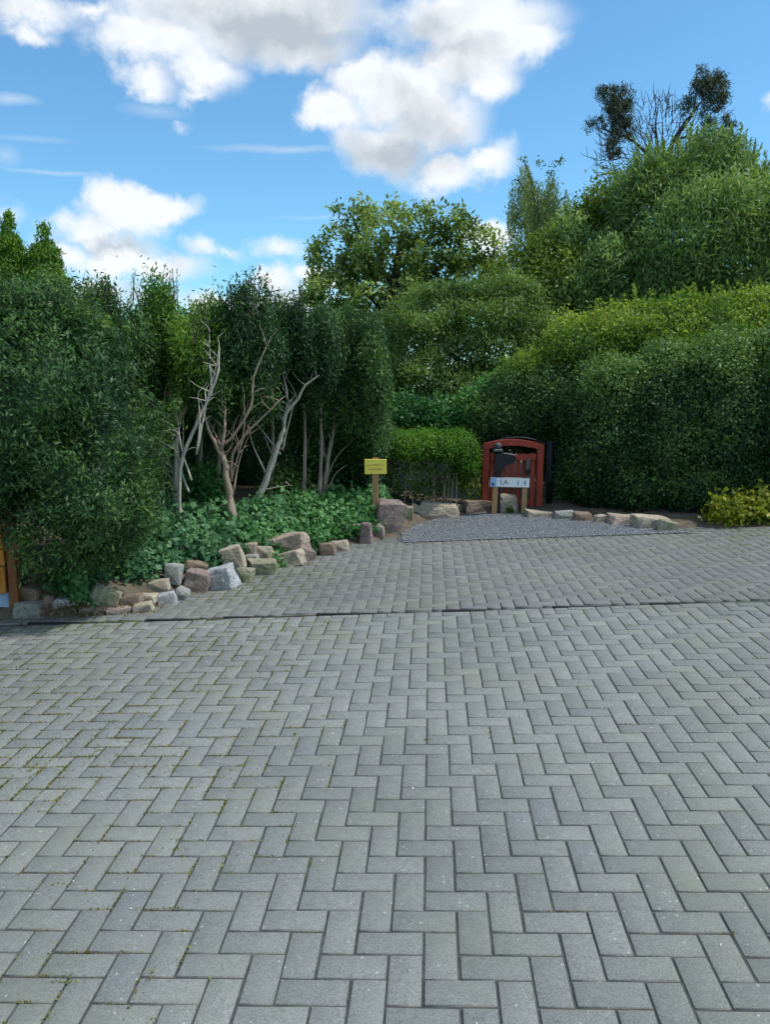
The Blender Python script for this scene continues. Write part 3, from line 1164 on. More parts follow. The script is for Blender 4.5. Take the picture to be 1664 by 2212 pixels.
HEDGE_TOPS = [(175, 665), (205, 640), (232, 630), (262, 655), (300, 670), (325, 660), (345, 640), (362, 655), (395, 700), (420, 695), (445, 672), (470, 700),
              (500, 700), (530, 640), (545, 660), (575, 700), (598, 668), (620, 690), (648, 668), (672, 695), (700, 715), (735, 700), (770, 720), (800, 735), (820, 760)]
kc = plant('conifer', base_at(480, 9.4), 'even row of dense conifer tops closing the band behind the forked trunks', 'tree', 'conifers with bare lower trunks')
kb_ = []
for (px, py) in HEDGE_TOPS:
    h_ = random.uniform(70, 95)
    kb_.append(B(px, py + h_, 9.5 + random.uniform(-.2, .2), random.uniform(18, 30), h_, .2))
    kb_.append(B(px + random.uniform(-8, 8), py + 150, 9.6, 36, 95, .3))
wood(kc, [([at(px, 1090, 9.3), at(px + 4, 950, 9.35), at(px, 800, 9.4)], .03, .012) for px in (430, 470, 585, 655, 690)], M_BARK_GREY, 'stems', 6)
crown(kc, kb_, 3300, 12, .04, .055, .015, M_YEW, depth=.12, axis=(0, 0, .9), tint=(.5, .2), up_tint=.5, lumpy=.08, gscale=3.4, shape=(.75, .75, 1.7), keep_back=.3)
sp = []
for (px, py) in HEDGE_TOPS:
    q = at(px, py, 9.5)
    for _ in range(2):
        sp.append((q.x + random.gauss(0, .05), q.y, q.z - .1))
shoots(kc, sp, .24, .03, M_YEWLIT, 'tip_shoot', every=.02, lean=.12)

# dark thicket behind the trunks
th = plant('thicket', base_at(520, 9.2), 'shaded dark thicket closing the view behind the bare trunks', 'hedge')
tb = [B(260, 960, 9.6, 120, 170, .5), B(400, 960, 10.2, 120, 190, .5), B(560, 950, 10.6, 120, 190, .5), B(700, 960, 10.9, 110, 180, .5), B(470, 840, 10.4, 140, 120, .4), B(640, 830, 10.6, 140, 100, .4),
      B(780, 940, 11, 50, 130, .4)]
core(th, tb, .9, M_YEW)
crown(th, tb, 3200, 10, .06, .055, .016, M_YEW, depth=.05, axis=(0, 0, .4), tint=(.3, .18), lumpy=.15, gscale=2.5)
fl = plant('rose_bush', base_at(680, 9.1), 'sparse shrub with small pink blossoms glimpsed between the trunks', 'bush')
fb = [B(608, 915, 9.7, 18, 18, .1), B(585, 925, 9.6, 8, 8, .06), B(735, 900, 9.9, 24, 40, .12), B(690, 920, 9.9, 12, 16, .1), B(322, 890, 9.0, 9, 14, .08)]
crown(fl, fb, 34, 5, .022, .035, .03, M_FLOWER, 'blossom', depth=.3, tint=(.4, .3))
crown(fl, [B(700, 960, 9.9, 70, 70, .25)], 160, 6, .05, .05, .025, M_LAUREL, 'foliage', depth=.4)

# understorey shrubs between the trunks
for (px, py, Y, rx, ry, lab, mt, ti) in (
        (300, 1000, 6.6, 42, 120, 'loose shrub with yellow green leaves between the yew and the pale trunk', M_OLIVE, .55),
        (440, 1070, 7.4, 45, 50, 'low shadowy shrub left of the reddish trunk', M_LAUREL, .3),
        (620, 1060, 8.4, 60, 50, 'brownish low shrub right of the leaning trunk', M_OLIVE, .3),
        (770, 1010, 9.0, 40, 60, 'dark upright shrub just left of the yellow sign', M_YEW, .4)):
    Y += 1.1
    s_ = plant('shrub', base_at(px, Y), lab, 'bush', 'shrubs under the conifers')
    g = s_.location
    wood(s_, [([g, at(px, py, Y)], .012, .006), ([g, at(px + rx * .5, py - ry * .4, Y)], .01, .004), ([g, at(px - rx * .5, py - ry * .3, Y)], .01, .004)], M_BARK_GREY, 'stem', 5)
    crown(s_, [B(px, py, Y, rx, ry, .25)], 420, 9, .05, .05, .026, mt, 'foliage', depth=.3, tint=(ti, .2), gaps=.1, gscale=4)


# ------------------------------------------------------------------ ivy on the left bed
def ivy_patch(name, label, mat, n, pix, hgt, leaf=.06):
    """leaves scattered over the bank where the photograph shows them (pix: quads of frame spots)"""
    c, tt = [], []
    while len(c) < n:
        (x0, y0, x1, y1, dy) = random.choice(pix)
        px = random.uniform(x0, x1)
        py = random.uniform(y0, y1) + dy * (px - x0) / (x1 - x0)
        p = on_bed(px, py)
        k = p + Vector((random.gauss(0, .05), random.gauss(0, .05), 0))
        lf = abs(random.gauss(0, hgt)) + .02 + .08 * max(0, noise.noise(k * 3))
        c.append((k.x, k.y, ground_z(k.x, k.y) + lf))
        tt.append(.42 + .8 * noise.noise(k * 5) + random.gauss(0, .2) + lf * 1.2)
    c = np.array(c)
    me = leaf_mesh(name, c, leaf, leaf * .8, np.array(tt), None, 1.0, np.tile(unit(np.array([.25, -.55, .8])), (n, 1)), .62)
    return tag(obj(name, me, mat), label, 'ground cover', None, 'stuff')


ivy_patch('ivy', 'bright green ivy spilling over the bank toward the yellow sign', M_IVY, 9000,
          [(765, 1078, 838, 1125, 0), (600, 1085, 830, 1165, -10), (680, 1070, 830, 1160, 0), (520, 1100, 700, 1175, -10), (330, 1130, 520, 1215, -25), (520, 1165, 640, 1190, -15), (660, 1150, 780, 1175, -20)], .07)
ivy_patch('ivy', 'blue green ivy tumbling over the stones below the yew', M_IVYBLUE, 8500,
          [(290, 1110, 480, 1210, -25), (330, 1150, 470, 1235, -50), (200, 1170, 360, 1245, -30), (300, 1215, 460, 1258, -45), (430, 1180, 520, 1235, -25), (130, 1210, 300, 1255, 0), (480, 1120, 620, 1180, -30)], .07)
ivy_patch('weeds', 'small leafy weeds hanging over the lowest stones on the left', M_IVY, 1300,
          [(105, 1245, 185, 1280, 0), (155, 1262, 195, 1290, 15), (590, 1195, 625, 1235, 0), (670, 1160, 700, 1205, 0)], .05, .05)


# ------------------------------------------------------------------ stones
def rock_mesh(w_, d_, h_, seed, flat=.6, peak=0.0):
    rnd = random.Random(seed)
    bm = bmesh.new()
    for sx in (-1, 1):
        for sy in (-1, 1):
            for sz_ in (-1, 1):
                sh = 1 - (peak if sz_ > 0 else 0) * rnd.uniform(.5, 1.2)
                bm.verts.new((sx * w_ / 2 * sh * rnd.uniform(.66, .98), sy * d_ / 2 * sh * rnd.uniform(.6, 1), sz_ * h_ / 2 * rnd.uniform(.68, .98)))
    for _ in range(15):
        a = Vector((rnd.gauss(0, 1), rnd.gauss(0, 1), rnd.gauss(0, 1))).normalized()
        k = rnd.uniform(.88, 1.08)
        bm.verts.new((a.x * w_ / 2 * k, a.y * d_ / 2 * k, a.z * h_ / 2 * k))
    r = bmesh.ops.convex_hull(bm, input=bm.verts[:])
    bmesh.ops.delete(bm, geom=[g for g in r['geom_interior'] if isinstance(g, bmesh.types.BMVert)], context='VERTS')
    bmesh.ops.dissolve_limit(bm, angle_limit=R(10), verts=bm.verts[:], edges=bm.edges[:])
    bmesh.ops.bevel(bm, geom=bm.edges[:], offset=min(w_, h_) * .05, segments=2, affect='EDGES', profile=.6)
    bmesh.ops.triangulate(bm, faces=[f for f in bm.faces if len(f.verts) > 4])
    bmesh.ops.subdivide_edges(bm, edges=[e for e in bm.edges if e.calc_length() > min(w_, h_) * .25], cuts=2, use_grid_fill=True)
    o = Vector((seed * 3.1, seed * 1.7, 0))
    for v in bm.verts:
        nn = noise.noise(v.co * 9 + o) * .05 + noise.noise(v.co * 24 + o) * .025
        v.co += v.co.normalized() * nn * min(w_, h_) * 1.6
    me = bpy.data.meshes.new('stone')
    bm.to_mesh(me)
    bm.free()
    return me


G1 = 'stones edging the left bank'
G2 = 'stones edging the gravel before the gate'
G3 = 'low stones along the foot of the right hedge'
# x0, x1, y0, y1 in the frame, foot of the pile there, metres back, colour, tilt, peak, label, group
ROCKS = [
    (32, 101, 1297, 1339, 1339, .10, 'grey', 0, 0, 'square grey block at the left end of the row, at the foot of the shed', G1),
    (46, 91, 1268, 1298, 1339, .16, 'brown', 4, .1, 'rounded brown stone lying on top of the square grey block', G1),
    (96, 117, 1283, 1327, 1336, .09, 'brown', 8, 0, 'narrow upright brown stone wedged right of the grey block', G1),
    (113, 182, 1286, 1333, 1334, .14, 'blue', -6, .25, 'pale bluish angular stone under the trailing weeds', G1),
    (196, 262, 1268, 1312, 1333, .2, 'olive', 24, .05, 'greenish grey slab tilted down to the right below the yew', G1),
    (176, 232, 1308, 1329, 1331, .08, 'brown', 2, 0, 'thin flat brown stone at ground level below the tilted slab', G1),
    (230, 283, 1310, 1328, 1329, .07, 'pink', -3, 0, 'low reddish brown flake half buried left of the beige stones', G1),
    (262, 310, 1284, 1309, 1327, .15, 'brown', -8, .1, 'brown stone in the shadow left of the small beige one', G1),
    (302, 339, 1281, 1303, 1318, .1, 'tan', 0, 0, 'small square beige stone above the yellowish stone', G1),
    (286, 330, 1301, 1326, 1326, .08, 'tan', -10, .1, 'yellowish stone at ground level where the crease begins', G1),
    (338, 380, 1280, 1312, 1312, .1, 'blue', -12, .1, 'low pale wedge beside the drive, right of the small beige stone', G1),
    (320, 368, 1252, 1279, 1308, .22, 'tan', -8, .1, 'flat beige wedge lying above the low pale wedge', G1),
    (354, 392, 1217, 1265, 1300, .26, 'grey', 4, .05, 'upright pale block just right of the blue green ivy', G1),
    (396, 451, 1232, 1284, 1284, .12, 'red', 14, .15, 'dark reddish boulder in the middle of the left row', G1),
    (378, 411, 1270, 1296, 1297, .06, 'grey', 22, .2, 'small grey wedge in front of the reddish boulder', G1),
    (394, 450, 1212, 1246, 1282, .3, 'brown', 16, .2, 'brown slanting stone behind the dark reddish boulder', G1),
    (449, 510, 1223, 1277, 1278, .14, 'blue', -14, .1, 'largest white blue block beside the drive', G1),
    (480, 528, 1179, 1236, 1262, .3, 'tan', -16, .1, 'beige slab standing on edge above the white blue block', G1),
    (509, 549, 1225, 1260, 1260, .1, 'olive', 10, .15, 'greenish grey stone right of the white blue block', G1),
    (535, 600, 1210, 1243, 1245, .15, 'olive', 2, .05, 'long mossy olive block, right of the standing beige slab', G1),
    (526, 560, 1197, 1215, 1245, .27, 'grey', -6, .1, 'small pale flat stone on top of the mossy olive block', G1),
    (514, 556, 1173, 1200, 1245, .4, 'pink', 0, .1, 'pinkish brown stone at the top of the pile under the ivy edge', G1),
    (554, 589, 1180, 1211, 1238, .34, 'tan', 0, .15, 'rounded tan stone left of the pink boulder', G1),
    (585, 665, 1152, 1197, 1222, .3, 'pink', -10, .12, 'broad pink and cream boulder topping the right part of the pile', G1),
    (602, 658, 1188, 1222, 1224, .12, 'tan', -12, .15, 'yellowish cream stone below the broad pink boulder', G1),
    (630, 681, 1180, 1213, 1214, .1, 'red', 20, .15, 'reddish wedge right of the yellowish cream stone', G1),
    (690, 726, 1172, 1200, 1202, .1, 'brown', -6, .15, 'dull brown stone half under ivy, right of the leafy gap', G1),
    (714, 752, 1168, 1192, 1193, .1, 'tan', -4, .1, 'orange beige stone low in the ivy', G1),
    (774, 809, 1130, 1176, 1176, .1, 'red', 0, .6, 'pointed reddish stone shaped like a small pyramid', G1),
    (804, 832, 1134, 1167, 1167, .15, 'red', 0, .1, 'dark red stone squeezed behind the pyramid shaped one', G1),
    (812, 872, 1083, 1163, 1160, .2, 'red', 12, .0, 'tallest stone, a reddish slab standing at the corner of the drive', G2),
    (860, 895, 1092, 1140, 1142, .3, 'olive', 0, .1, 'olive grey stone leaning behind the tallest slab', G2),
    (884, 919, 1090, 1124, 1128, .35, 'tan', 22, .1, 'sloping tan slab between the tallest stone and the broad one', G2),
    (903, 990, 1087, 1121, 1121, .18, 'tan', 6, .2, 'broad cream boulder in front of the small clipped hedge', G2),
    (968, 1004, 1088, 1113, 1114, .3, 'olive', 0, .1, 'small grey olive stone behind the broad cream boulder', G2),
    (998, 1062, 1078, 1111, 1111, .2, 'brown', 4, .1, 'long flat brown stone left of the white plate sign', G2),
    (1070, 1117, 1067, 1112, 1112, .22, 'tan', 0, .12, 'big squarish sandstone boulder between the two stakes of the plate sign', G2),
    (1136, 1197, 1103, 1122, 1119, .12, 'tan', 5, .05, 'thin flat sandstone at the foot of the red gate post', G3),
    (1195, 1241, 1103, 1125, 1124, .15, 'grey', 0, .15, 'grey stone, second right of the gate', G3),
    (1237, 1279, 1106, 1132, 1128, .14, 'brown', 3, .2, 'grey brown stone, third right of the gate', G3),
    (1284, 1313, 1112, 1134, 1132, .12, 'tan', 0, .1, 'small bright stone in the middle of the row under the right hedge', G3),
    (1313, 1374, 1110, 1135, 1134, .14, 'pink', 4, .1, 'pinkish flat stone left of the largest one under the right hedge', G3),
    (1370, 1445, 1113, 1144, 1142, .14, 'tan', 6, .12, 'largest tan stone under the right hedge', G3),
    (1418, 1468, 1124, 1148, 1147, .06, 'olive', 10, .2, 'last stone of the row, sloping down onto the paving at the right', G3),
]
for i, (x0, x1, y0, y1, foot, back, colr, tl, pk, lab, grp) in enumerate(ROCKS):
    cx, cy = (x0 + x1) / 2, (y0 + y1) / 2
    g = G(cx, foot)
    Y = g.y + back
    c = at(cx, cy, Y)
    k = Y / F
    w_, h_ = (x1 - x0) * k * 1.16, (y1 - y0) * k * 1.12
    d_ = min(max(w_ * .75, .12), .34)
    me = rock_mesh(w_, d_, h_, i + 3, peak=pk)
    o = bpy.data.objects.new('stone', me)
    me.materials.append(M_ROCK[colr])
    o.location = c
    o.rotation_euler = (0, R(tl), R(random.uniform(-14, 14)))
    link(o)
    tag(o, lab, 'stone', grp)

# ------------------------------------------------------------------ shed corner at the left edge
sp0 = G(37, 1338)
sx1, sy0 = sp0.x, sp0.y + .0
shed = empty('garden_shed', (sx1, sy0, plane_z(sx1, sy0)), 'corner of an orange timber shed on a pale blue plinth, at the left edge', 'shed')
zb = plane_z(sx1, sy0)
k = sy0 / F
zpl = at(10, 1284, sy0).z
mb = MB()
mb.box((sx1 - .075 - .8, sy0 + .6, (zb + zpl) / 2 - .02), (1.6, 1.1, zpl - zb + .04), bevel=.006)
obj('plinth', mb.mesh('plinth'), M_BLUEBLOCK, shed)
ztop = 1.35
nb = 6
bh = (ztop - zpl) / nb
for b_i in range(nb):
    mb = MB()
    mb.box((sx1 - .08 - .8, sy0 + .028 + .012 * (b_i % 2), zpl + bh * (b_i + .5)), (1.6, .035, bh - .006), bevel=.004)
    obj('board', mb.mesh('board'), M_ORANGE, shed)
mb = MB()
mb.box((sx1 - .03, sy0 + .06, (zpl + .72) / 2 + zb / 2), (.062, .075, .72 - zpl + .12), bevel=.005)
obj('corner_post', mb.mesh('corner_post'), M_UMBER, shed)
mb = MB()
mb.box((sx1 - .8, sy0 + .6, ztop + .03), (1.9, 1.3, .05), rot=None, bevel=.01)
obj('roof', mb.mesh('roof'), M_TERRA, shed)
mb = MB()
tp = at(45, 1170, sy0 + .05)
mb.prism([(tp.x - .05, tp.z - .06), (tp.x + .055, tp.z - .06), (tp.x + .03, tp.z + .02), (tp.x - .03, tp.z + .07)], sy0 + .02, sy0 + .12)
obj('bracket', mb.mesh('bracket'), M_TERRA, shed)

# ------------------------------------------------------------------ small clipped hedge before the gate
lh = plant('small_hedge', base_at(915, 10.7), 'small bright green clipped hedge with bare stems at its foot, between yellow sign and gate', 'hedge')
lb = [B(860, 972, 10.6, 50, 34, .4), B(905, 972, 10.7, 55, 34, .4), B(965, 972, 10.7, 58, 32, .4), B(1000, 974, 10.75, 24, 28, .3), B(838, 966, 10.6, 24, 30, .4), B(1005, 1000, 10.8, 20, 30, .3), B(870, 1030, 10.8, 45, 40, .35), B(930, 1015, 10.8, 60, 42, .35), B(985, 1010, 10.9, 25, 40, .3),
      B(880, 1065, 10.9, 38, 22, .25), B(940, 1065, 10.9, 38, 22, .2), B(850, 1040, 10.7, 28, 50, .25)]
core(lh, lb[:3], .6, M_LIME)
stl = []
for _ in range(9):
    px = random.uniform(850, 985)
    stl.append(([at(px + random.gauss(0, 6), 1093, 10.5), at(px + random.gauss(0, 8), 1020, 10.45)],   .007, .005))
wood(lh, stl, M_BARK_GREY, 'stem', 5)
crown(lh, lb[:6], 2300, 11, .04, .045, .02, M_LIME, depth=.07, axis=(0, -.1, .5), tint=(.5, .2), up_tint=.35, lumpy=.08, gscale=4, low=-.45)
crown(lh, lb[6:], 620, 9, .05, .045, .02, M_OLIVE, 'lower_foliage', depth=.25, tint=(.3, .2), gaps=.1, gscale=5)

# ------------------------------------------------------------------ laurels behind it
la = plant('laurel', base_at(905, 12.6), 'dark glossy laurel behind the small clipped hedge', 'bush')
ab = [B(870, 905, 12.6, 60, 45, .5), B(950, 915, 12.6, 70, 50, .5), B(1020, 930, 12.6, 40, 70, .4)]
core(la, ab, .85, M_LAUREL)
crown(la, ab, 1400, 9, .06, .075, .035, M_LAUREL, depth=.08, tint=(.35, .22), lumpy=.12, gscale=3)

# ------------------------------------------------------------------ right hedges
CL = 1
rh = plant('tall_hedge', base_at(1440, 10.2), 'massive dark clipped hedge on the right, rounded at its left end', 'hedge')
rb = []
for (px, py, Y, rx, ry, rd) in ((1330, 960, 10.9, 112, 190, .8), (1330, 890, 11.0, 100, 120, .8), (1450, 950, 10.6, 120, 205, .85), (1450, 870, 10.8, 110, 120, .8), (1570, 930, 10.3, 120, 210, .9),
                                (1570, 840, 10.6, 120, 120, .9), (1700, 920, 10.1, 140, 230, 1.0), (1290, 1040, 10.8, 62, 78, .5), (1400, 1060, 10.4, 90, 72, .5), (1530, 1060, 10.0, 100, 80, .5), (1660, 1050, 9.9, 110, 90, .5), (1850, 920, 10, 160, 240, 1)):
    rb.append(B(px, py + (8 if ry > 150 else 0), Y, rx, ry, rd))
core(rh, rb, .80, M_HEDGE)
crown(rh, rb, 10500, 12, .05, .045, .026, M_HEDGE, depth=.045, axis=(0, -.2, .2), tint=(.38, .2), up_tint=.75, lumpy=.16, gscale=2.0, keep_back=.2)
ht = plant('hedge_top', base_at(1450, 11.9), 'sunlit yellow green upper growth of the hedge behind the dark clipped one', 'hedge')
hb = [B(1180, 815, 12.2, 95, 62, .6), B(1260, 765, 12.2, 100, 70, .7), B(1350, 740, 12.2, 110, 72, .8), B(1460, 725, 12.2, 120, 70, .8), B(1570, 720, 12.2, 120, 70, .8), B(1690, 710, 12.2, 130, 80, .9)]
core(ht, hb, .74, M_HEDGETOP)
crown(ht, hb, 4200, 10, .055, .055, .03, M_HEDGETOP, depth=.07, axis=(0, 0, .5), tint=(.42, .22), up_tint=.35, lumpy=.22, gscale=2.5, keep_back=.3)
sps = []
for _ in range(170):
    px = random.uniform(1150, 1750)
    yt = np.interp(px, [1150, 1260, 1350, 1460, 1570, 1700], [800, 715, 690, 672, 662, 655])
    q = at(px, yt + random.uniform(-4, 30), random.uniform(11.8, 12.4))
    sps.append(tuple(q))
shoots(ht, sps, .36, .06, M_HEDGETOP, 'top_shoot', every=.018, lean=.22, wid=.5, tint=.6)

gh = plant('gate_hedge', base_at(1120, 12.2), 'rounded dark hedge arching above and behind the red gate', 'hedge')
gb = [B(1110, 915, 12.0, 90, 65, .6), B(1190, 870, 11.8, 75, 75, .6), B(1200, 950, 11.9, 60, 100, .5), B(1130, 860, 12.1, 80, 60, .6), B(1060, 960, 12.2, 45, 60, .4), B(1215, 1040, 11.7, 30, 80, .3), B(1245, 1070, 11.2, 42, 50, .3)]
core(gh, gb, .86, M_HEDGE)
crown(gh, gb, 2700, 11, .05, .045, .026, M_HEDGE, depth=.05, axis=(0, -.1, .3), tint=(.42, .2), up_tint=.35, lumpy=.1, gscale=2.6, keep_back=.3)
gl = plant('creeper', base_at(1040, 12.2), 'bright green climbing shrub left of the gate hedge, under the drooping tree', 'bush')
crown(gl, [B(1075, 860, 12.5, 50, 40, .4), B(1035, 900, 12.4, 42, 55, .4), B(1110, 825, 12.6, 45, 30, .4)], 900, 9, .06, .07, .038, M_LAUREL, depth=.15, tint=(.7, .2), lumpy=.1)
gs = plant('young_shrub', base_at(1035, 11.0), 'thin yellow green shrub at the left side of the red gate', 'bush')
crown(gs, [B(1030, 1000, 11.0, 22, 32, .2), B(1022, 1055, 11.0, 24, 32, .2), B(1005, 1030, 11.1, 20, 34, .2)], 190, 8, .04, .05, .025, M_GOLD, 'foliage', depth=.3, tint=(.4, .2))
wood(gs, [([Vector(gs.location), at(1028, 1040, 11), at(1034, 985, 11)], .01, .004), ([Vector(gs.location), at(1010, 1050, 11.05), at(1002, 1010, 11.1)], .008, .004)], M_BARK_GREY, 'stem', 5)

# golden shrub at the right edge
gd = plant('golden_shrub', base_at(1625, 9.1), 'golden yellow leaved low shrub at the right edge before the hedge', 'bush')
db = [B(1570, 1095, 9.15, 32, 24, .25), B(1625, 1098, 9.15, 45, 30, .3), B(1690, 1090, 9.2, 55, 36, .3), B(1555, 1110, 9.1, 24, 20, .2)]
wood(gd, [([Vector(gd.location), at(px, 1080, 9.15)], .008, .004) for px in (1550, 1575, 1600, 1630, 1660)], M_BARK_GREY, 'stem', 5)
crown(gd, db, 330, 7, .05, .065, .045, M_YLEAF, 'foliage', depth=.2, tint=(.55, .22), gaps=.12, gscale=5)


# ------------------------------------------------------------------ background trees
def tree(name, label, cat, Y, trunk_px, lines, blobs, clusters, per, sig, ll, lw, mat, bark, rd=None, **kw):
    b = base_at(trunk_px, Y)
    t_ = plant(name, b, label, cat)
    ls = []
    for i, (pts, r0, r1) in enumerate(lines):
        w3 = [at(p[0], p[1], Y + (p[2] if len(p) > 2 else 0)) for p in pts]
        if i == 0:
            w3 = [b] + w3
        ls.append((w3, r0, r1))
    wood(t_, ls[:1], bark, 'trunk', 8)
    if len(ls) > 1:
        wood(t_, ls[1:], bark, 'branches', 6)
    crown(t_, [B(x[0], x[1], Y + x[2], x[3], x[4], x[5]) for x in blobs], clusters, per, sig, ll, lw, mat, **kw)
    return t_


tree('walnut_tree', 'broad loose-crowned walnut tree with sky showing through its branches', 'tree', 19.0, 850,
     [([(845, 720), (850, 640), (860, 560), (875, 500)], .22, .05), ([(848, 690), (790, 630), (730, 600), (690, 575)], .09, .02), ([(850, 650), (920, 600), (980, 560), (1040, 570)], .09, .02),
      ([(852, 620), (800, 550), (770, 490), (760, 465)], .07, .02), ([(858, 580), (920, 520), (940, 480)], .06, .02), ([(848, 700), (760, 670), (700, 650)], .06, .02)],
     [(870, 500, 0, 70, 42, 1), (790, 510, 0, 50, 36, .8), (765, 470, 0, 28, 15, .3), (940, 500, 0, 46, 36, .7), (840, 570, 0, 95, 48, 1.3), (760, 565, 0, 60, 42, .9),
      (700, 575, 0, 30, 16, .4), (930, 570, .3, 60, 45, 1), (1020, 560, .4, 58, 34, .8), (1060, 590, .4, 34, 38, .6), (735, 640, 0, 66, 44, .9), (690, 652, 0, 26, 18, .4), (830, 655, -.2, 90, 55, 1.2),
      (920, 640, .3, 70, 60, 1), (800, 715, 0, 75, 40, 1.0), (990, 640, .5, 60, 60, .9)],
     2500, 13, .085, .12, .06, M_WALNUT, M_BARK_DARK, depth=.2, tint=(.5, .22), up_tint=.35, lumpy=.2, gscale=1.3, gaps=.38, lobe=(90, (.3, .6), .6, .72), keep_back=.5, nmix=.65)

tree('willow_tree', 'large fresh green willow-like tree filling the upper right', 'tree', 15.5, 1480,
     [([(1480, 700), (1485, 600), (1480, 500)], .16, .05), ([(1480, 650), (1400, 560), (1380, 480)], .07, .02), ([(1482, 640), (1560, 540), (1580, 440)], .07, .02), ([(1480, 600), (1500, 460), (1510, 360)], .06, .015)],
     [(1505, 398, .2, 56, 56, 1), (1425, 465, 0, 58, 58, .9), (1590, 462, .2, 62, 62, 1), (1395, 560, -.2, 70, 55, 1), (1490, 510, -.3, 110, 75, 1.2), (1600, 530, -.2, 100, 80, 1.1), (1320, 620, 0, 70, 50, .9), (1250, 640, .2, 64, 50, .8),
      (1430, 600, -.3, 100, 60, 1), (1550, 610, -.3, 110, 60, 1), (1680, 570, 0, 100, 110, 1.2), (1210, 600, .4, 46, 36, .7), (1710, 490, .4, 56, 80, 1)],
     7600, 13, .10, .12, .03, M_WILLOW, M_BARK_DARK, depth=.2, axis=(0, 0, .9), tint=(.52, .22), up_tint=.25, lumpy=.3, gscale=1.2, gaps=0, keep_back=.4, lobe=(110, (.25, .5), 1.35, .82))
wt = [o for o in bpy.data.objects if o.name == 'willow_tree'][0]
sps = []
for _ in range(260):
    px = random.uniform(1340, 1700)
    yt = np.interp(px, [1340, 1380, 1440, 1500, 1560, 1620, 1664, 1700], [470, 400, 380, 345, 365, 385, 450, 430])
    sps.append(tuple(at(px, yt + random.uniform(5, 45), 15.5 + random.uniform(-.4, .5))))
shoots(wt, sps, .7, .11, M_WILLOW, 'top_shoot', every=.022, lean=.2, wid=.25, tint=.6, thick=.005)

tree('lime_tree', 'yellow green tree left of the willow, ragged at its top', 'tree', 16.5, 1200,
     [([(1190, 720), (1195, 640)], .1, .04), ([(1190, 690), (1270, 560), (1290, 450)], .06, .02), ([(1192, 680), (1140, 600)], .05, .02)],
     [(1292, 462, 0, 34, 36, .6), (1268, 530, 0, 52, 42, .8), (1190, 595, -.3, 52, 42, .8), (1140, 630, -.3, 62, 42, .8), (1210, 630, -.4, 85, 60, .9), (1120, 670, -.3, 70, 50, .8), (1200, 700, -.5, 80, 60, .8), (1322, 440, .3, 16, 20, .4)],
     2300, 12, .11, .10, .045, M_GOLD, M_BARK_DARK, depth=.18, tint=(.36, .24), up_tint=.3, lumpy=.2, gscale=1.4, lobe=(60, (.3, .55), .7, .8), gaps=.1, keep_back=.35)

tree('drooping_tree', 'olive green small-leaved tree with drooping sprays in the middle, behind the gate hedge', 'tree', 14.0, 980,
     [([(985, 830), (990, 740), (995, 680)], .09, .03), ([(988, 780), (920, 700)], .04, .015), ([(990, 760), (1070, 690)], .04, .015)],
     [(960, 680, .2, 65, 55, .8), (1040, 690, .2, 70, 60, .8), (900, 745, 0, 55, 50, .7), (980, 770, -.1, 90, 60, .9), (1080, 770, 0, 70, 60, .8), (915, 830, -.1, 70, 55, .7), (1010, 850, -.2, 85, 60, .8), (870, 780, .1, 40, 40, .5), (960, 890, -.1, 80, 30, .5), (1095, 655, .4, 48, 34, .5), (1140, 725, .3, 52, 40, .6), (1120, 800, .1, 50, 40, .5), (865, 850, 0, 42, 40, .5), (905, 690, .3, 36, 30, .4)],
     4600, 12, .065, .075, .026, M_OLIVE, M_BARK_DARK, depth=.16, axis=(0, 0, -.7), tint=(.45, .2), up_tint=.35, lumpy=.15, gscale=1.7, lobe=(110, (.22, .45), .5, .86), gaps=.0, keep_back=.3)

dk = plant('dark_conifer', base_at(825, 15.0), 'dark narrow conifer in the gap left of the drooping tree', 'conifer')
kb = [B(820, 760, 15, 42, 75, .5), B(840, 850, 15, 45, 90, .5), B(790, 850, 14.5, 60, 110, .5), B(775, 740, 15, 60, 45, .5)]
core(dk, kb, .85, M_YEW)
crown(dk, kb, 1000, 10, .08, .08, .02, M_YEW, depth=.08, tint=(.3, .2))

# weeping birch
bt = plant('weeping_birch', base_at(1165, 21), 'pale weeping birch with hanging strands above the yellow green tree', 'tree')
Yb = 21.0
bb = Vector(bt.location)
wood(bt, [([bb, at(1165, 620, Yb), at(1160, 500, Yb), at(1150, 400, Yb), at(1132, 345, Yb)], .14, .015)], M_BARK_DARK)
wood(bt, [([at(1160, 480, Yb), at(1190, 410, Yb), at(1200, 365, Yb)], .04, .008), ([at(1158, 450, Yb), at(1120, 390, Yb), at(1100, 400, Yb)], .03, .006),
          ([at(1162, 520, Yb), at(1215, 430, Yb), at(1240, 440, Yb)], .04, .006), ([at(1160, 540, Yb), at(1120, 470, Yb), at(1095, 480, Yb)], .03, .006)], M_BARK_DARK, 'branches', 5)
cs, tts = [], []
for _ in range(230):
    px = random.gauss(1165, 36)
    if not 1085 < px < 1245:
        continue
    top = np.interp(px, [1085, 1110, 1130, 1160, 1200, 1245], [420, 385, 345, 385, 375, 425]) + random.uniform(0, 90)
    ln = random.uniform(60, 150)
    yo = random.uniform(-.8, .8)
    tt0 = random.gauss(.45, .2)
    for s_i in range(int(ln / 2.2)):
        t_ = s_i * 2.2
        q = at(px + 3 * math.sin(t_ * .03 + px), top + t_, Yb + yo)
        cs.append((q.x + random.gauss(0, .03), q.y + random.gauss(0, .03), q.z))
        tts.append(tt0)
cs = np.array(cs)
obj('crown', leaf_mesh('crown', cs, .085, .03, np.array(tts) + RNG.normal(0, .1, len(cs)), (0, 0, -1.6)), M_BIRCH, bt)
cs2 = []
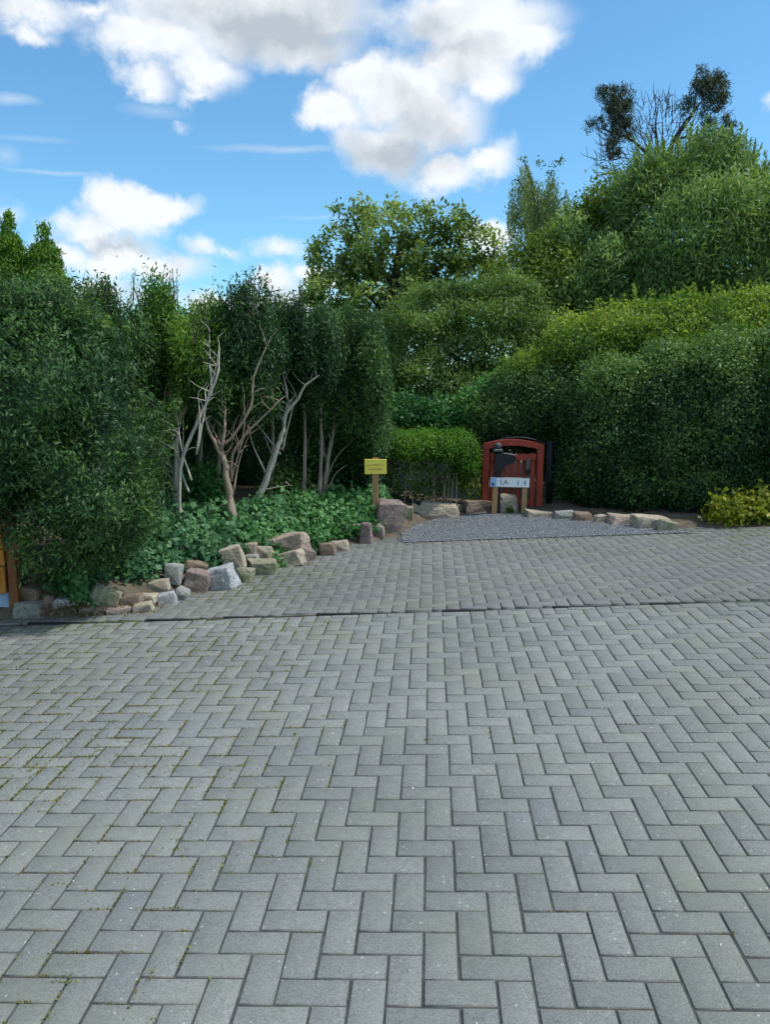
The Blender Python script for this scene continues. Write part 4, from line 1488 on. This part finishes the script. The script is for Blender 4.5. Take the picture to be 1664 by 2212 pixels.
for (px, py, s_) in ((1132, 345, 6), (1200, 352, 8), (1192, 372, 5), (1212, 345, 5), (1168, 352, 5)):
    for _ in range(26):
        q = at(px + random.gauss(0, s_), py + random.gauss(0, 5), Yb)
        cs2.append(tuple(q))
obj('top_leaves', leaf_mesh('top_leaves', np.array(cs2), .10, .035, RNG.normal(.4, .1, len(cs2))), M_BIRCH, bt)

# pine with bare upper branches
Yp = 23.0
pn = plant('pine_tree', base_at(1430, Yp), 'dark pine with two needle clumps above bare branches, behind the willow', 'tree')
pb = Vector(pn.location)
wood(pn, [([pb, at(1425, 640, Yp), at(1425, 430, Yp), at(1428, 370, Yp), at(1455, 310, Yp), at(1490, 255, Yp), at(1520, 215, Yp)], .16, .03)], M_BARK_DARK)
br = [([at(1428, 380, Yp), at(1405, 340, Yp), at(1360, 300, Yp), at(1320, 285, Yp), at(1290, 275, Yp)], .06, .015),
      ([at(1426, 370, Yp), at(1422, 320, Yp), at(1418, 270, Yp), at(1425, 215, Yp)], .05, .012),
      ([at(1360, 300, Yp), at(1345, 260, Yp), at(1330, 225, Yp)], .035, .01),
      ([at(1465, 300, Yp), at(1510, 290, Yp), at(1560, 275, Yp), at(1590, 268, Yp)], .035, .01),
      ([at(1500, 240, Yp), at(1505, 200, Yp), at(1510, 170, Yp)], .03, .01)]
def twigs(n, x0, x1, y0, y1, ox, oy, L0, r=.013):
    out = []
    for _ in range(n):
        px, py = random.uniform(x0, x1), random.uniform(y0, y1)
        a = math.atan2(py - oy, px - ox) + random.gauss(0, .35)
        l = random.uniform(.5, 1.2) * L0
        dz = random.uniform(-.5, .5)
        p0 = at(px, py, Yp + dz)
        p1 = at(px + math.cos(a) * l * .5, py + math.sin(a) * l * .5 + random.gauss(0, 3), Yp + dz)
        p2 = at(px + math.cos(a) * l * .9, py + math.sin(a) * l - abs(l) * .25, Yp + dz + random.gauss(0, .1))
        out.append(([p0, p1, p2], r, r * .35))
        if random.random() < .7:
            p3 = at(px + math.cos(a + .7) * l * .8, py + math.sin(a + .7) * l * .8 - 5, Yp + dz)
            out.append(([p1, (p1 + p3) / 2 + Vector((0, 0, .03)), p3], r * .6, r * .3))
    return out
br += twigs(75, 1385, 1455, 215, 340, 1425, 360, 34)
br += twigs(80, 1310, 1420, 285, 365, 1425, 350, 40)
br += twigs(60, 1450, 1570, 240, 330, 1430, 350, 36)
br += twigs(18, 1290, 1380, 330, 385, 1425, 330, 40)
wood(pn, br, M_BARK_DARK, 'branches', 5)
pcl = [B(1325, 215, Yp, 26, 22, .35), B(1335, 240, Yp, 26, 20, .3), B(1310, 202, Yp, 12, 16, .2), B(1350, 215, Yp, 14, 14, .2), B(1340, 268, Yp, 20, 20, .3), B(1298, 272, Yp, 28, 12, .25), B(1282, 268, Yp, 9, 12, .15), B(1345, 288, Yp, 22, 12, .25),
       B(1535, 180, Yp, 30, 22, .35), B(1505, 185, Yp, 14, 12, .2), B(1550, 200, Yp, 22, 26, .3), B(1525, 160, Yp, 10, 14, .2), B(1558, 178, Yp, 12, 14, .2), B(1540, 222, Yp, 16, 16, .25), B(1518, 240, Yp, 12, 10, .2), B(1488, 225, Yp, 14, 12, .2),
       B(1568, 275, Yp, 26, 12, .25), B(1585, 270, Yp, 12, 8, .15), B(1560, 288, Yp, 16, 8, .2), B(1520, 262, Yp, 12, 10, .15), B(1325, 325, Yp, 14, 12, .2), B(1335, 385, Yp, 10, 6, .1), B(1576, 295, Yp, 6, 10, .1)]
crown(pn, pcl, 1500, 10, .05, .11, .020, M_PINE, 'needle_clumps', gaps=.22, depth=.25, axis=(0, 0, .9), spread=.8, tint=(.5, .3), keep_back=.8, lumpy=.08, gscale=4, lobe=(85, (.08, .17), 1.4, .5, -.9))

# far trees closing the gaps low on the horizon
for i, (px, py, rx, ry, Y, lab) in enumerate(((690, 735, 60, 40, 34, 'distant blue green trees low on the horizon between the conifers and the walnut'),
                                               (300, 740, 260, 60, 30, 'distant band of trees showing over the left conifers'))):
    ft = plant('distant_trees', base_at(px, Y), lab, 'trees')
    blb = [B(px + (k - 2) * rx * .45, py + random.uniform(-6, 10), Y + random.uniform(-1, 1), rx * .4, ry, 1.5) for k in range(5)]
    core(ft, blb, .9, M_LAUREL)
    crown(ft, blb, 500, 10, .2, .22, .12, M_LAUREL, depth=.1, tint=(.3, .2))

# ------------------------------------------------------------------ red garden gate, black arch, lamp post
gp = G(1104, 1106)
Yg = gp.y + .12
kg = Yg / F
left_x = at(1041, 1100, Yg).x
right_x = at(1171, 1100, Yg).x
gz = plane_z(gp.x, Yg) + .02
gate = empty('garden_gate', ((left_x + right_x) / 2, Yg, gz), 'red timber garden gate with arched top beam, behind the white plate sign', 'gate')
W = right_x - left_x
H = .92


def gbox(name, x0, x1, z0, z1, y=0.0, d=.05, mat=M_RED, par=None, bev=.004):
    mb_ = MB()
    mb_.box((left_x + (x0 + x1) / 2, Yg + y, gz + (z0 + z1) / 2), (x1 - x0, d, z1 - z0), bevel=bev)
    return obj(name, mb_.mesh(name), mat, par or gate)


gbox('post', 0, .085, -.04, .86, 0, .085)
gbox('post', W - .085, W, -.04, .86, 0, .085)
# arched beam
mb = MB()
top, bot = [], []
for i in range(15):
    t_ = i / 14
    x = .02 + t_ * (W - .02)
    z = .865 + .065 * math.sin(math.pi * (t_ * .94 + .06))
    top.append((left_x + x, gz + z + .005))
    bot.append((left_x + x, gz + z - .075))
mb.prism(top + bot[::-1], Yg - .055, Yg + .02)
obj('arched_beam', mb.mesh('arched_beam'), M_RED, gate)
gbox('stile', .10, .16, .05, .75, .01, .04)
gbox('stile', W - .165, W - .105, .02, .75, .01, .04)
gbox('top_rail', .10, W - .10, .66, .74, -.025, .035)
gbox('middle_rail', .162, W - .167, .30, .36, .015, .035)
gbox('bottom_rail', .162, W - .167, .06, .13, .015, .035)
n_p = 5
for i in range(n_p):
    x = .20 + (W - .40) * (i + .5) / n_p
    gbox('slat', x - .028, x + .028, .04, .70, .05, .018)
lt = gbox('latch_box', W - .235, W - .178, .54, .685, -.03, .03, M_CAPGREY)
gbox('handle', W - .225, W - .19, .46, .53, -.03, .03, M_BLACK)

arch = empty('metal_arch', ((left_x + right_x) / 2, Yg + .2, gz), 'black metal arch standing round the red gate, its right leg clear of the gate', 'arch')
mb = MB()
ax0, ax1 = left_x + .03, at(1190, 1000, Yg + .15).x
mb.tube([(ax1, Yg + .18, gz - .05), (ax1, Yg + .18, gz + .9)], [.045, .045], 8)
obj('leg', mb.mesh('leg', True), M_BLACK, arch)
mb = MB()
mb.tube([(ax0, Yg + .18, gz - .05), (ax0, Yg + .18, gz + .85)], [.035, .035], 8)
obj('leg', mb.mesh('leg', True), M_BLACK, arch)
mb = MB()
mb.tube([(ax0 + (ax1 - ax0) * i / 12, Yg + .18, gz + .84 + .105 * math.sin(math.pi * i / 12)) for i in range(13)], [.015] * 13, 8)
obj('hoop', mb.mesh('hoop', True), M_BLACK, arch)

lx = at(1075, 1000, Yg - .22).x
lamp = empty('mailbox_post', (lx, Yg - .25, gz), 'black ball-capped post carrying a slanted black box, before the left side of the gate', 'post')
kl = 1 / 8.571
def lz(y):            # height from the enlarged view of the gate
    return (1370 - y) * .000740
mb = MB()
mb.box((lx, Yg - .25, gz + .36), (.085, .085, .80), bevel=.006)
obj('post', mb.mesh('post'), M_BLACK, lamp)
mb = MB()
mb.box((lx, Yg - .25, gz + lz(280)), (.115, .115, .035), bevel=.008)
obj('collar', mb.mesh('collar'), M_CAPGREY, lamp)
bm = bmesh.new()
bmesh.ops.create_uvsphere(bm, u_segments=16, v_segments=10, radius=.045)
bmesh.ops.translate(bm, verts=bm.verts[:], vec=(lx, Yg - .25, gz + lz(200)))
me = bpy.data.meshes.new('ball_cap')
bm.to_mesh(me)
bm.free()
me.polygons.foreach_set('use_smooth', [True] * len(me.polygons))
obj('ball_cap', me, M_CAPGREY, lamp)
mb = MB()
o_ = [(x_, y_) for x_, y_ in ((215, 560), (240, 350), (380, 318), (560, 362), (610, 420), (560, 480), (430, 520), (345, 600), (230, 640))]
mb.prism([(lx + (x_ - 300) * .00074, gz + lz(y_)) for x_, y_ in o_], Yg - .40, Yg - .295)
obj('slanted_box', mb.mesh('slanted_box'), M_BLACK, lamp)
mb = MB()
mb.box((lx + (480 - 300) * .00074, Yg - .35, gz + lz(336)), (.17, .13, .014), rot=Matrix.Rotation(R(9), 3, 'Y'), bevel=.003)
obj('lid', mb.mesh('lid'), M_CAPGREY, lamp)

# ------------------------------------------------------------------ white plate sign on two stakes
Ys = G(1105, 1111).y + .02
zs = plane_z(0, Ys) + SLOPE * at(1100, 1100, Ys).x
c = at(1100, 1042, Ys)
ps = empty('plate_sign', (c.x, Ys, zs), 'white number-plate shaped sign with a light blue end, on two wooden stakes before the gate', 'sign')
for px, m_, t0 in ((1068, M_STAKE, 1050), (1132, M_STAKE2, 1050)):
    q0, q1 = at(px, 1111, Ys), at(px, 1036, Ys)
    mb = MB()
    mb.box((q0.x, Ys + .02, (q0.z + q1.z) / 2 - .02), (.066, .032, q1.z - q0.z + .04), bevel=.003)
    o = obj('stake', mb.mesh('stake'), m_, ps)
a, b_ = at(1058, 1030, Ys), at(1142.5, 1053, Ys)
wid, hei = b_.x - a.x, a.z - b_.z - .012
rotm = Matrix.Rotation(R(2.0), 4, 'Y')
pl = empty('plate', (0, 0, 0))
del_me = pl
bpy.data.objects.remove(pl)
mb = MB()
mb.box((c.x, Ys - .010, c.z), (wid, .006, hei), rot=None, bevel=.002)
pm = mb.mesh('plate')
plate = obj('plate', pm, M_WHITE, ps)
mb = MB()
mb.box((c.x - wid / 2 + .042, Ys - .0155, c.z), (.078, .004, hei - .008), bevel=.001)
obj('blue_panel', mb.mesh('blue_panel'), M_PBLUE, plate)
mb = MB()
mb.tube([(c.x - wid / 2 + .034, Ys - .0165, c.z - .028), (c.x - wid / 2 + .034, Ys - .020, c.z - .028)], [.019, .019], 14)
obj('emblem', mb.mesh('emblem'), M_DBLUE, plate)
for (txt, dx, s_) in (('LA', -.075, .092), ('1', .105, .092), ('4', .19, .092)):
    fc = bpy.data.curves.new('lettering', 'FONT')
    fc.body = txt
    fc.size = s_
    fc.extrude = .0012
    fc.align_x = 'CENTER'
    fc.align_y = 'CENTER'
    fc.materials.append(M_TEXT)
    fo = bpy.data.objects.new('lettering_source', fc)
    fo = bpy.data.objects.new('lettering', bpy.data.meshes.new_from_object(fo))
    link(fo, plate)
    fo.location = (c.x + dx, Ys - .0155, c.z)
    fo.rotation_euler = (R(90), 0, 0)
    fo.matrix_parent_inverse = parent_world(plate).inverted()
mb = MB()
for (x0, z0, x1, z1) in ((0, hei / 2 - .004, wid - .008, .003), (0, -hei / 2 + .004, wid - .008, .003)):
    mb.box((c.x + x0, Ys - .0145, c.z + z0), (x1, .002, z1))
obj('rim', mb.mesh('rim'), M_CAPGREY, plate)
ps.rotation_euler = (0, R(1.6), 0)

# ------------------------------------------------------------------ yellow sign
Yy = 9.2
c = at(811.5, 1008, Yy)
gz2 = ground_z(c.x, Yy)
ys_ = empty('yellow_sign', (c.x, Yy, gz2), 'small yellow board with faded print on a wooden post standing in the ivy', 'sign')
a, b_ = at(787.5, 992, Yy), at(835, 1024, Yy)
wid, hei = b_.x - a.x, a.z - b_.z
mb = MB()
mb.box((c.x, Yy, c.z), (wid, .016, hei), bevel=.003)
bd = obj('board', mb.mesh('board'), M_YELLOW, ys_)
for row, (xa, xb, z_) in enumerate(((-.40, .36, .09), (-.30, .30, -.17))):
    mb = MB()
    x = xa
    while x < xb:
        w_ = random.uniform(.03, .06)
        mb.box((c.x + (x + w_ / 2) * wid, Yy - .0095, c.z + z_ * hei + (.05 * hei * math.cos(x * 3.4) if row == 0 else 0)), (w_ * wid, .002, hei * random.uniform(.07, .12)))
        x += w_ + .016
    obj('print_line', mb.mesh('print_line'), M_YTEXT, bd)
mb = MB()
zt = at(810, 989, Yy).z
mb.box((c.x - .002, Yy + .022, (zt + gz2) / 2 - .02), (.068, .026, zt - gz2 + .04), bevel=.003)
obj('post', mb.mesh('post'), M_STAKE, ys_)

# ------------------------------------------------------------------ weeds by the plate, moss, petals
def tuft(px, py, Y, s, n, mat, name, lab, cat='plant', grp=None):
    c_ = at(px, py, Y)
    z0 = ground_z(c_.x, Y)
    cs_ = np.array([(c_.x + random.gauss(0, s * .6), Y + random.gauss(0, s * .4), z0 + abs(random.gauss(.03, .03))) for _ in range(n)])
    o = obj(name, leaf_mesh(name, cs_, .05, .02, RNG.normal(.5, .2, n), (0, 0, .8)), mat)
    tag(o, lab, cat, grp)
    return o


tuft(1104, 1100, Ys + .05, .045, 130, M_OLIVE, 'weed', 'grey green weed at the foot of the plate sign, between its stakes')
tuft(1262, 1128, G(1262, 1131).y, .05, 60, M_LIME, 'weed', 'small green weed before the third stone right of the gate')
tuft(1340, 1133, G(1340, 1136).y, .04, 80, M_GOLD, 'weed', 'yellowish weed in front of the pinkish flat stone')
tuft(1405, 1143, G(1405, 1145).y, .035, 110, M_GOLD, 'weed', 'yellow green weed in front of the largest stone under the hedge')
tuft(1450, 1144, G(1450, 1146).y, .06, 70, M_GOLD, 'weed', 'yellow green weed at the very last stone of the row')

# moss in the joints, mostly on the left
bc, bt_ = [], []
tries = 0
while len(bc) < 26000 and tries < 140000:
    tries += 1
    b = random.choice(vis)
    p, rot = b[0], b[1]
    dens_ = .006 + (1.0 if p.x < -.9 else .3 if p.x < -.2 else .03) * max(0, noise.noise(Vector((p.x * 2.1, p.y * 1.6, 8))) + .18)
    if p.x < -.5 and p.y > 3:
        dens_ += .14
    if p.x > 3.2 and p.y > 5.2:
        dens_ += .2
    if p.x > -.3 and p.y < 5:
        dens_ *= .35
    if random.random() > dens_:
        continue
    k = random.choice((-1, 1))
    if random.random() < .5:
        lu, lv = k * .1, random.uniform(-.05, .05)
    else:
        lu, lv = random.uniform(-.1, .1), k * .05
    if rot:
        lu, lv = -lv, lu
    c0 = p + U * lu + V_ * lv
    for _ in range(random.randint(5, 15)):
        al = random.gauss(0, .028)
        d_ = (U if abs(lv) > abs(lu) else V_) * al
        x, y = c0.x + d_.x + random.gauss(0, .003), c0.y + d_.y + random.gauss(0, .003)
        bc.append((x, y, plane_z(x, y) - .001 + random.uniform(-.001, .004)))
        bt_.append(random.gauss(.5, .25))
bc = np.array(bc)
tag(obj('joint_moss', leaf_mesh('joint_moss', bc, .011, .006, np.array(bt_), (0, 0, .6), 1), M_MOSS), 'yellow green moss and weeds in the joints of the paving', 'moss', None, 'stuff')
pc = []
for _ in range(260):
    b = random.choice(vis)
    x, y = b[0].x + random.uniform(-.1, .1), b[0].y + random.uniform(-.05, .05)
    pc.append((x, y, plane_z(x, y) + .003))
pc = np.array(pc)
tag(obj('fallen_petals', leaf_mesh('fallen_petals', pc, .009, .006, RNG.normal(.5, .3, len(pc)), None, 1, np.tile([0, 0, 1.0], (len(pc), 1)), .9), M_PETAL), 'tiny pale specks of petal and grit scattered over the paving', 'litter', None, 'stuff')
dc = []
for _ in range(700):
    p = on_bed(random.uniform(60, 340), random.uniform(1300, 1328))
    dc.append((p.x + random.gauss(0, .05), p.y + random.uniform(-.08, .1), max(ground_z(p.x, p.y), plane_z(p.x, p.y)) + .006))
dc = np.array(dc)
tag(obj('dry_leaves', leaf_mesh('dry_leaves', dc, .03, .018, RNG.normal(.4, .3, len(dc)), None, 1, np.tile([0, 0, 1.0], (len(dc), 1)), .7), M_DEADLEAF), 'dry brown leaf litter along the foot of the left stones', 'leaf litter', None, 'stuff')
print('tris', sum(len(o.data.polygons) * 2 for o in bpy.data.objects if o.type == 'MESH'))
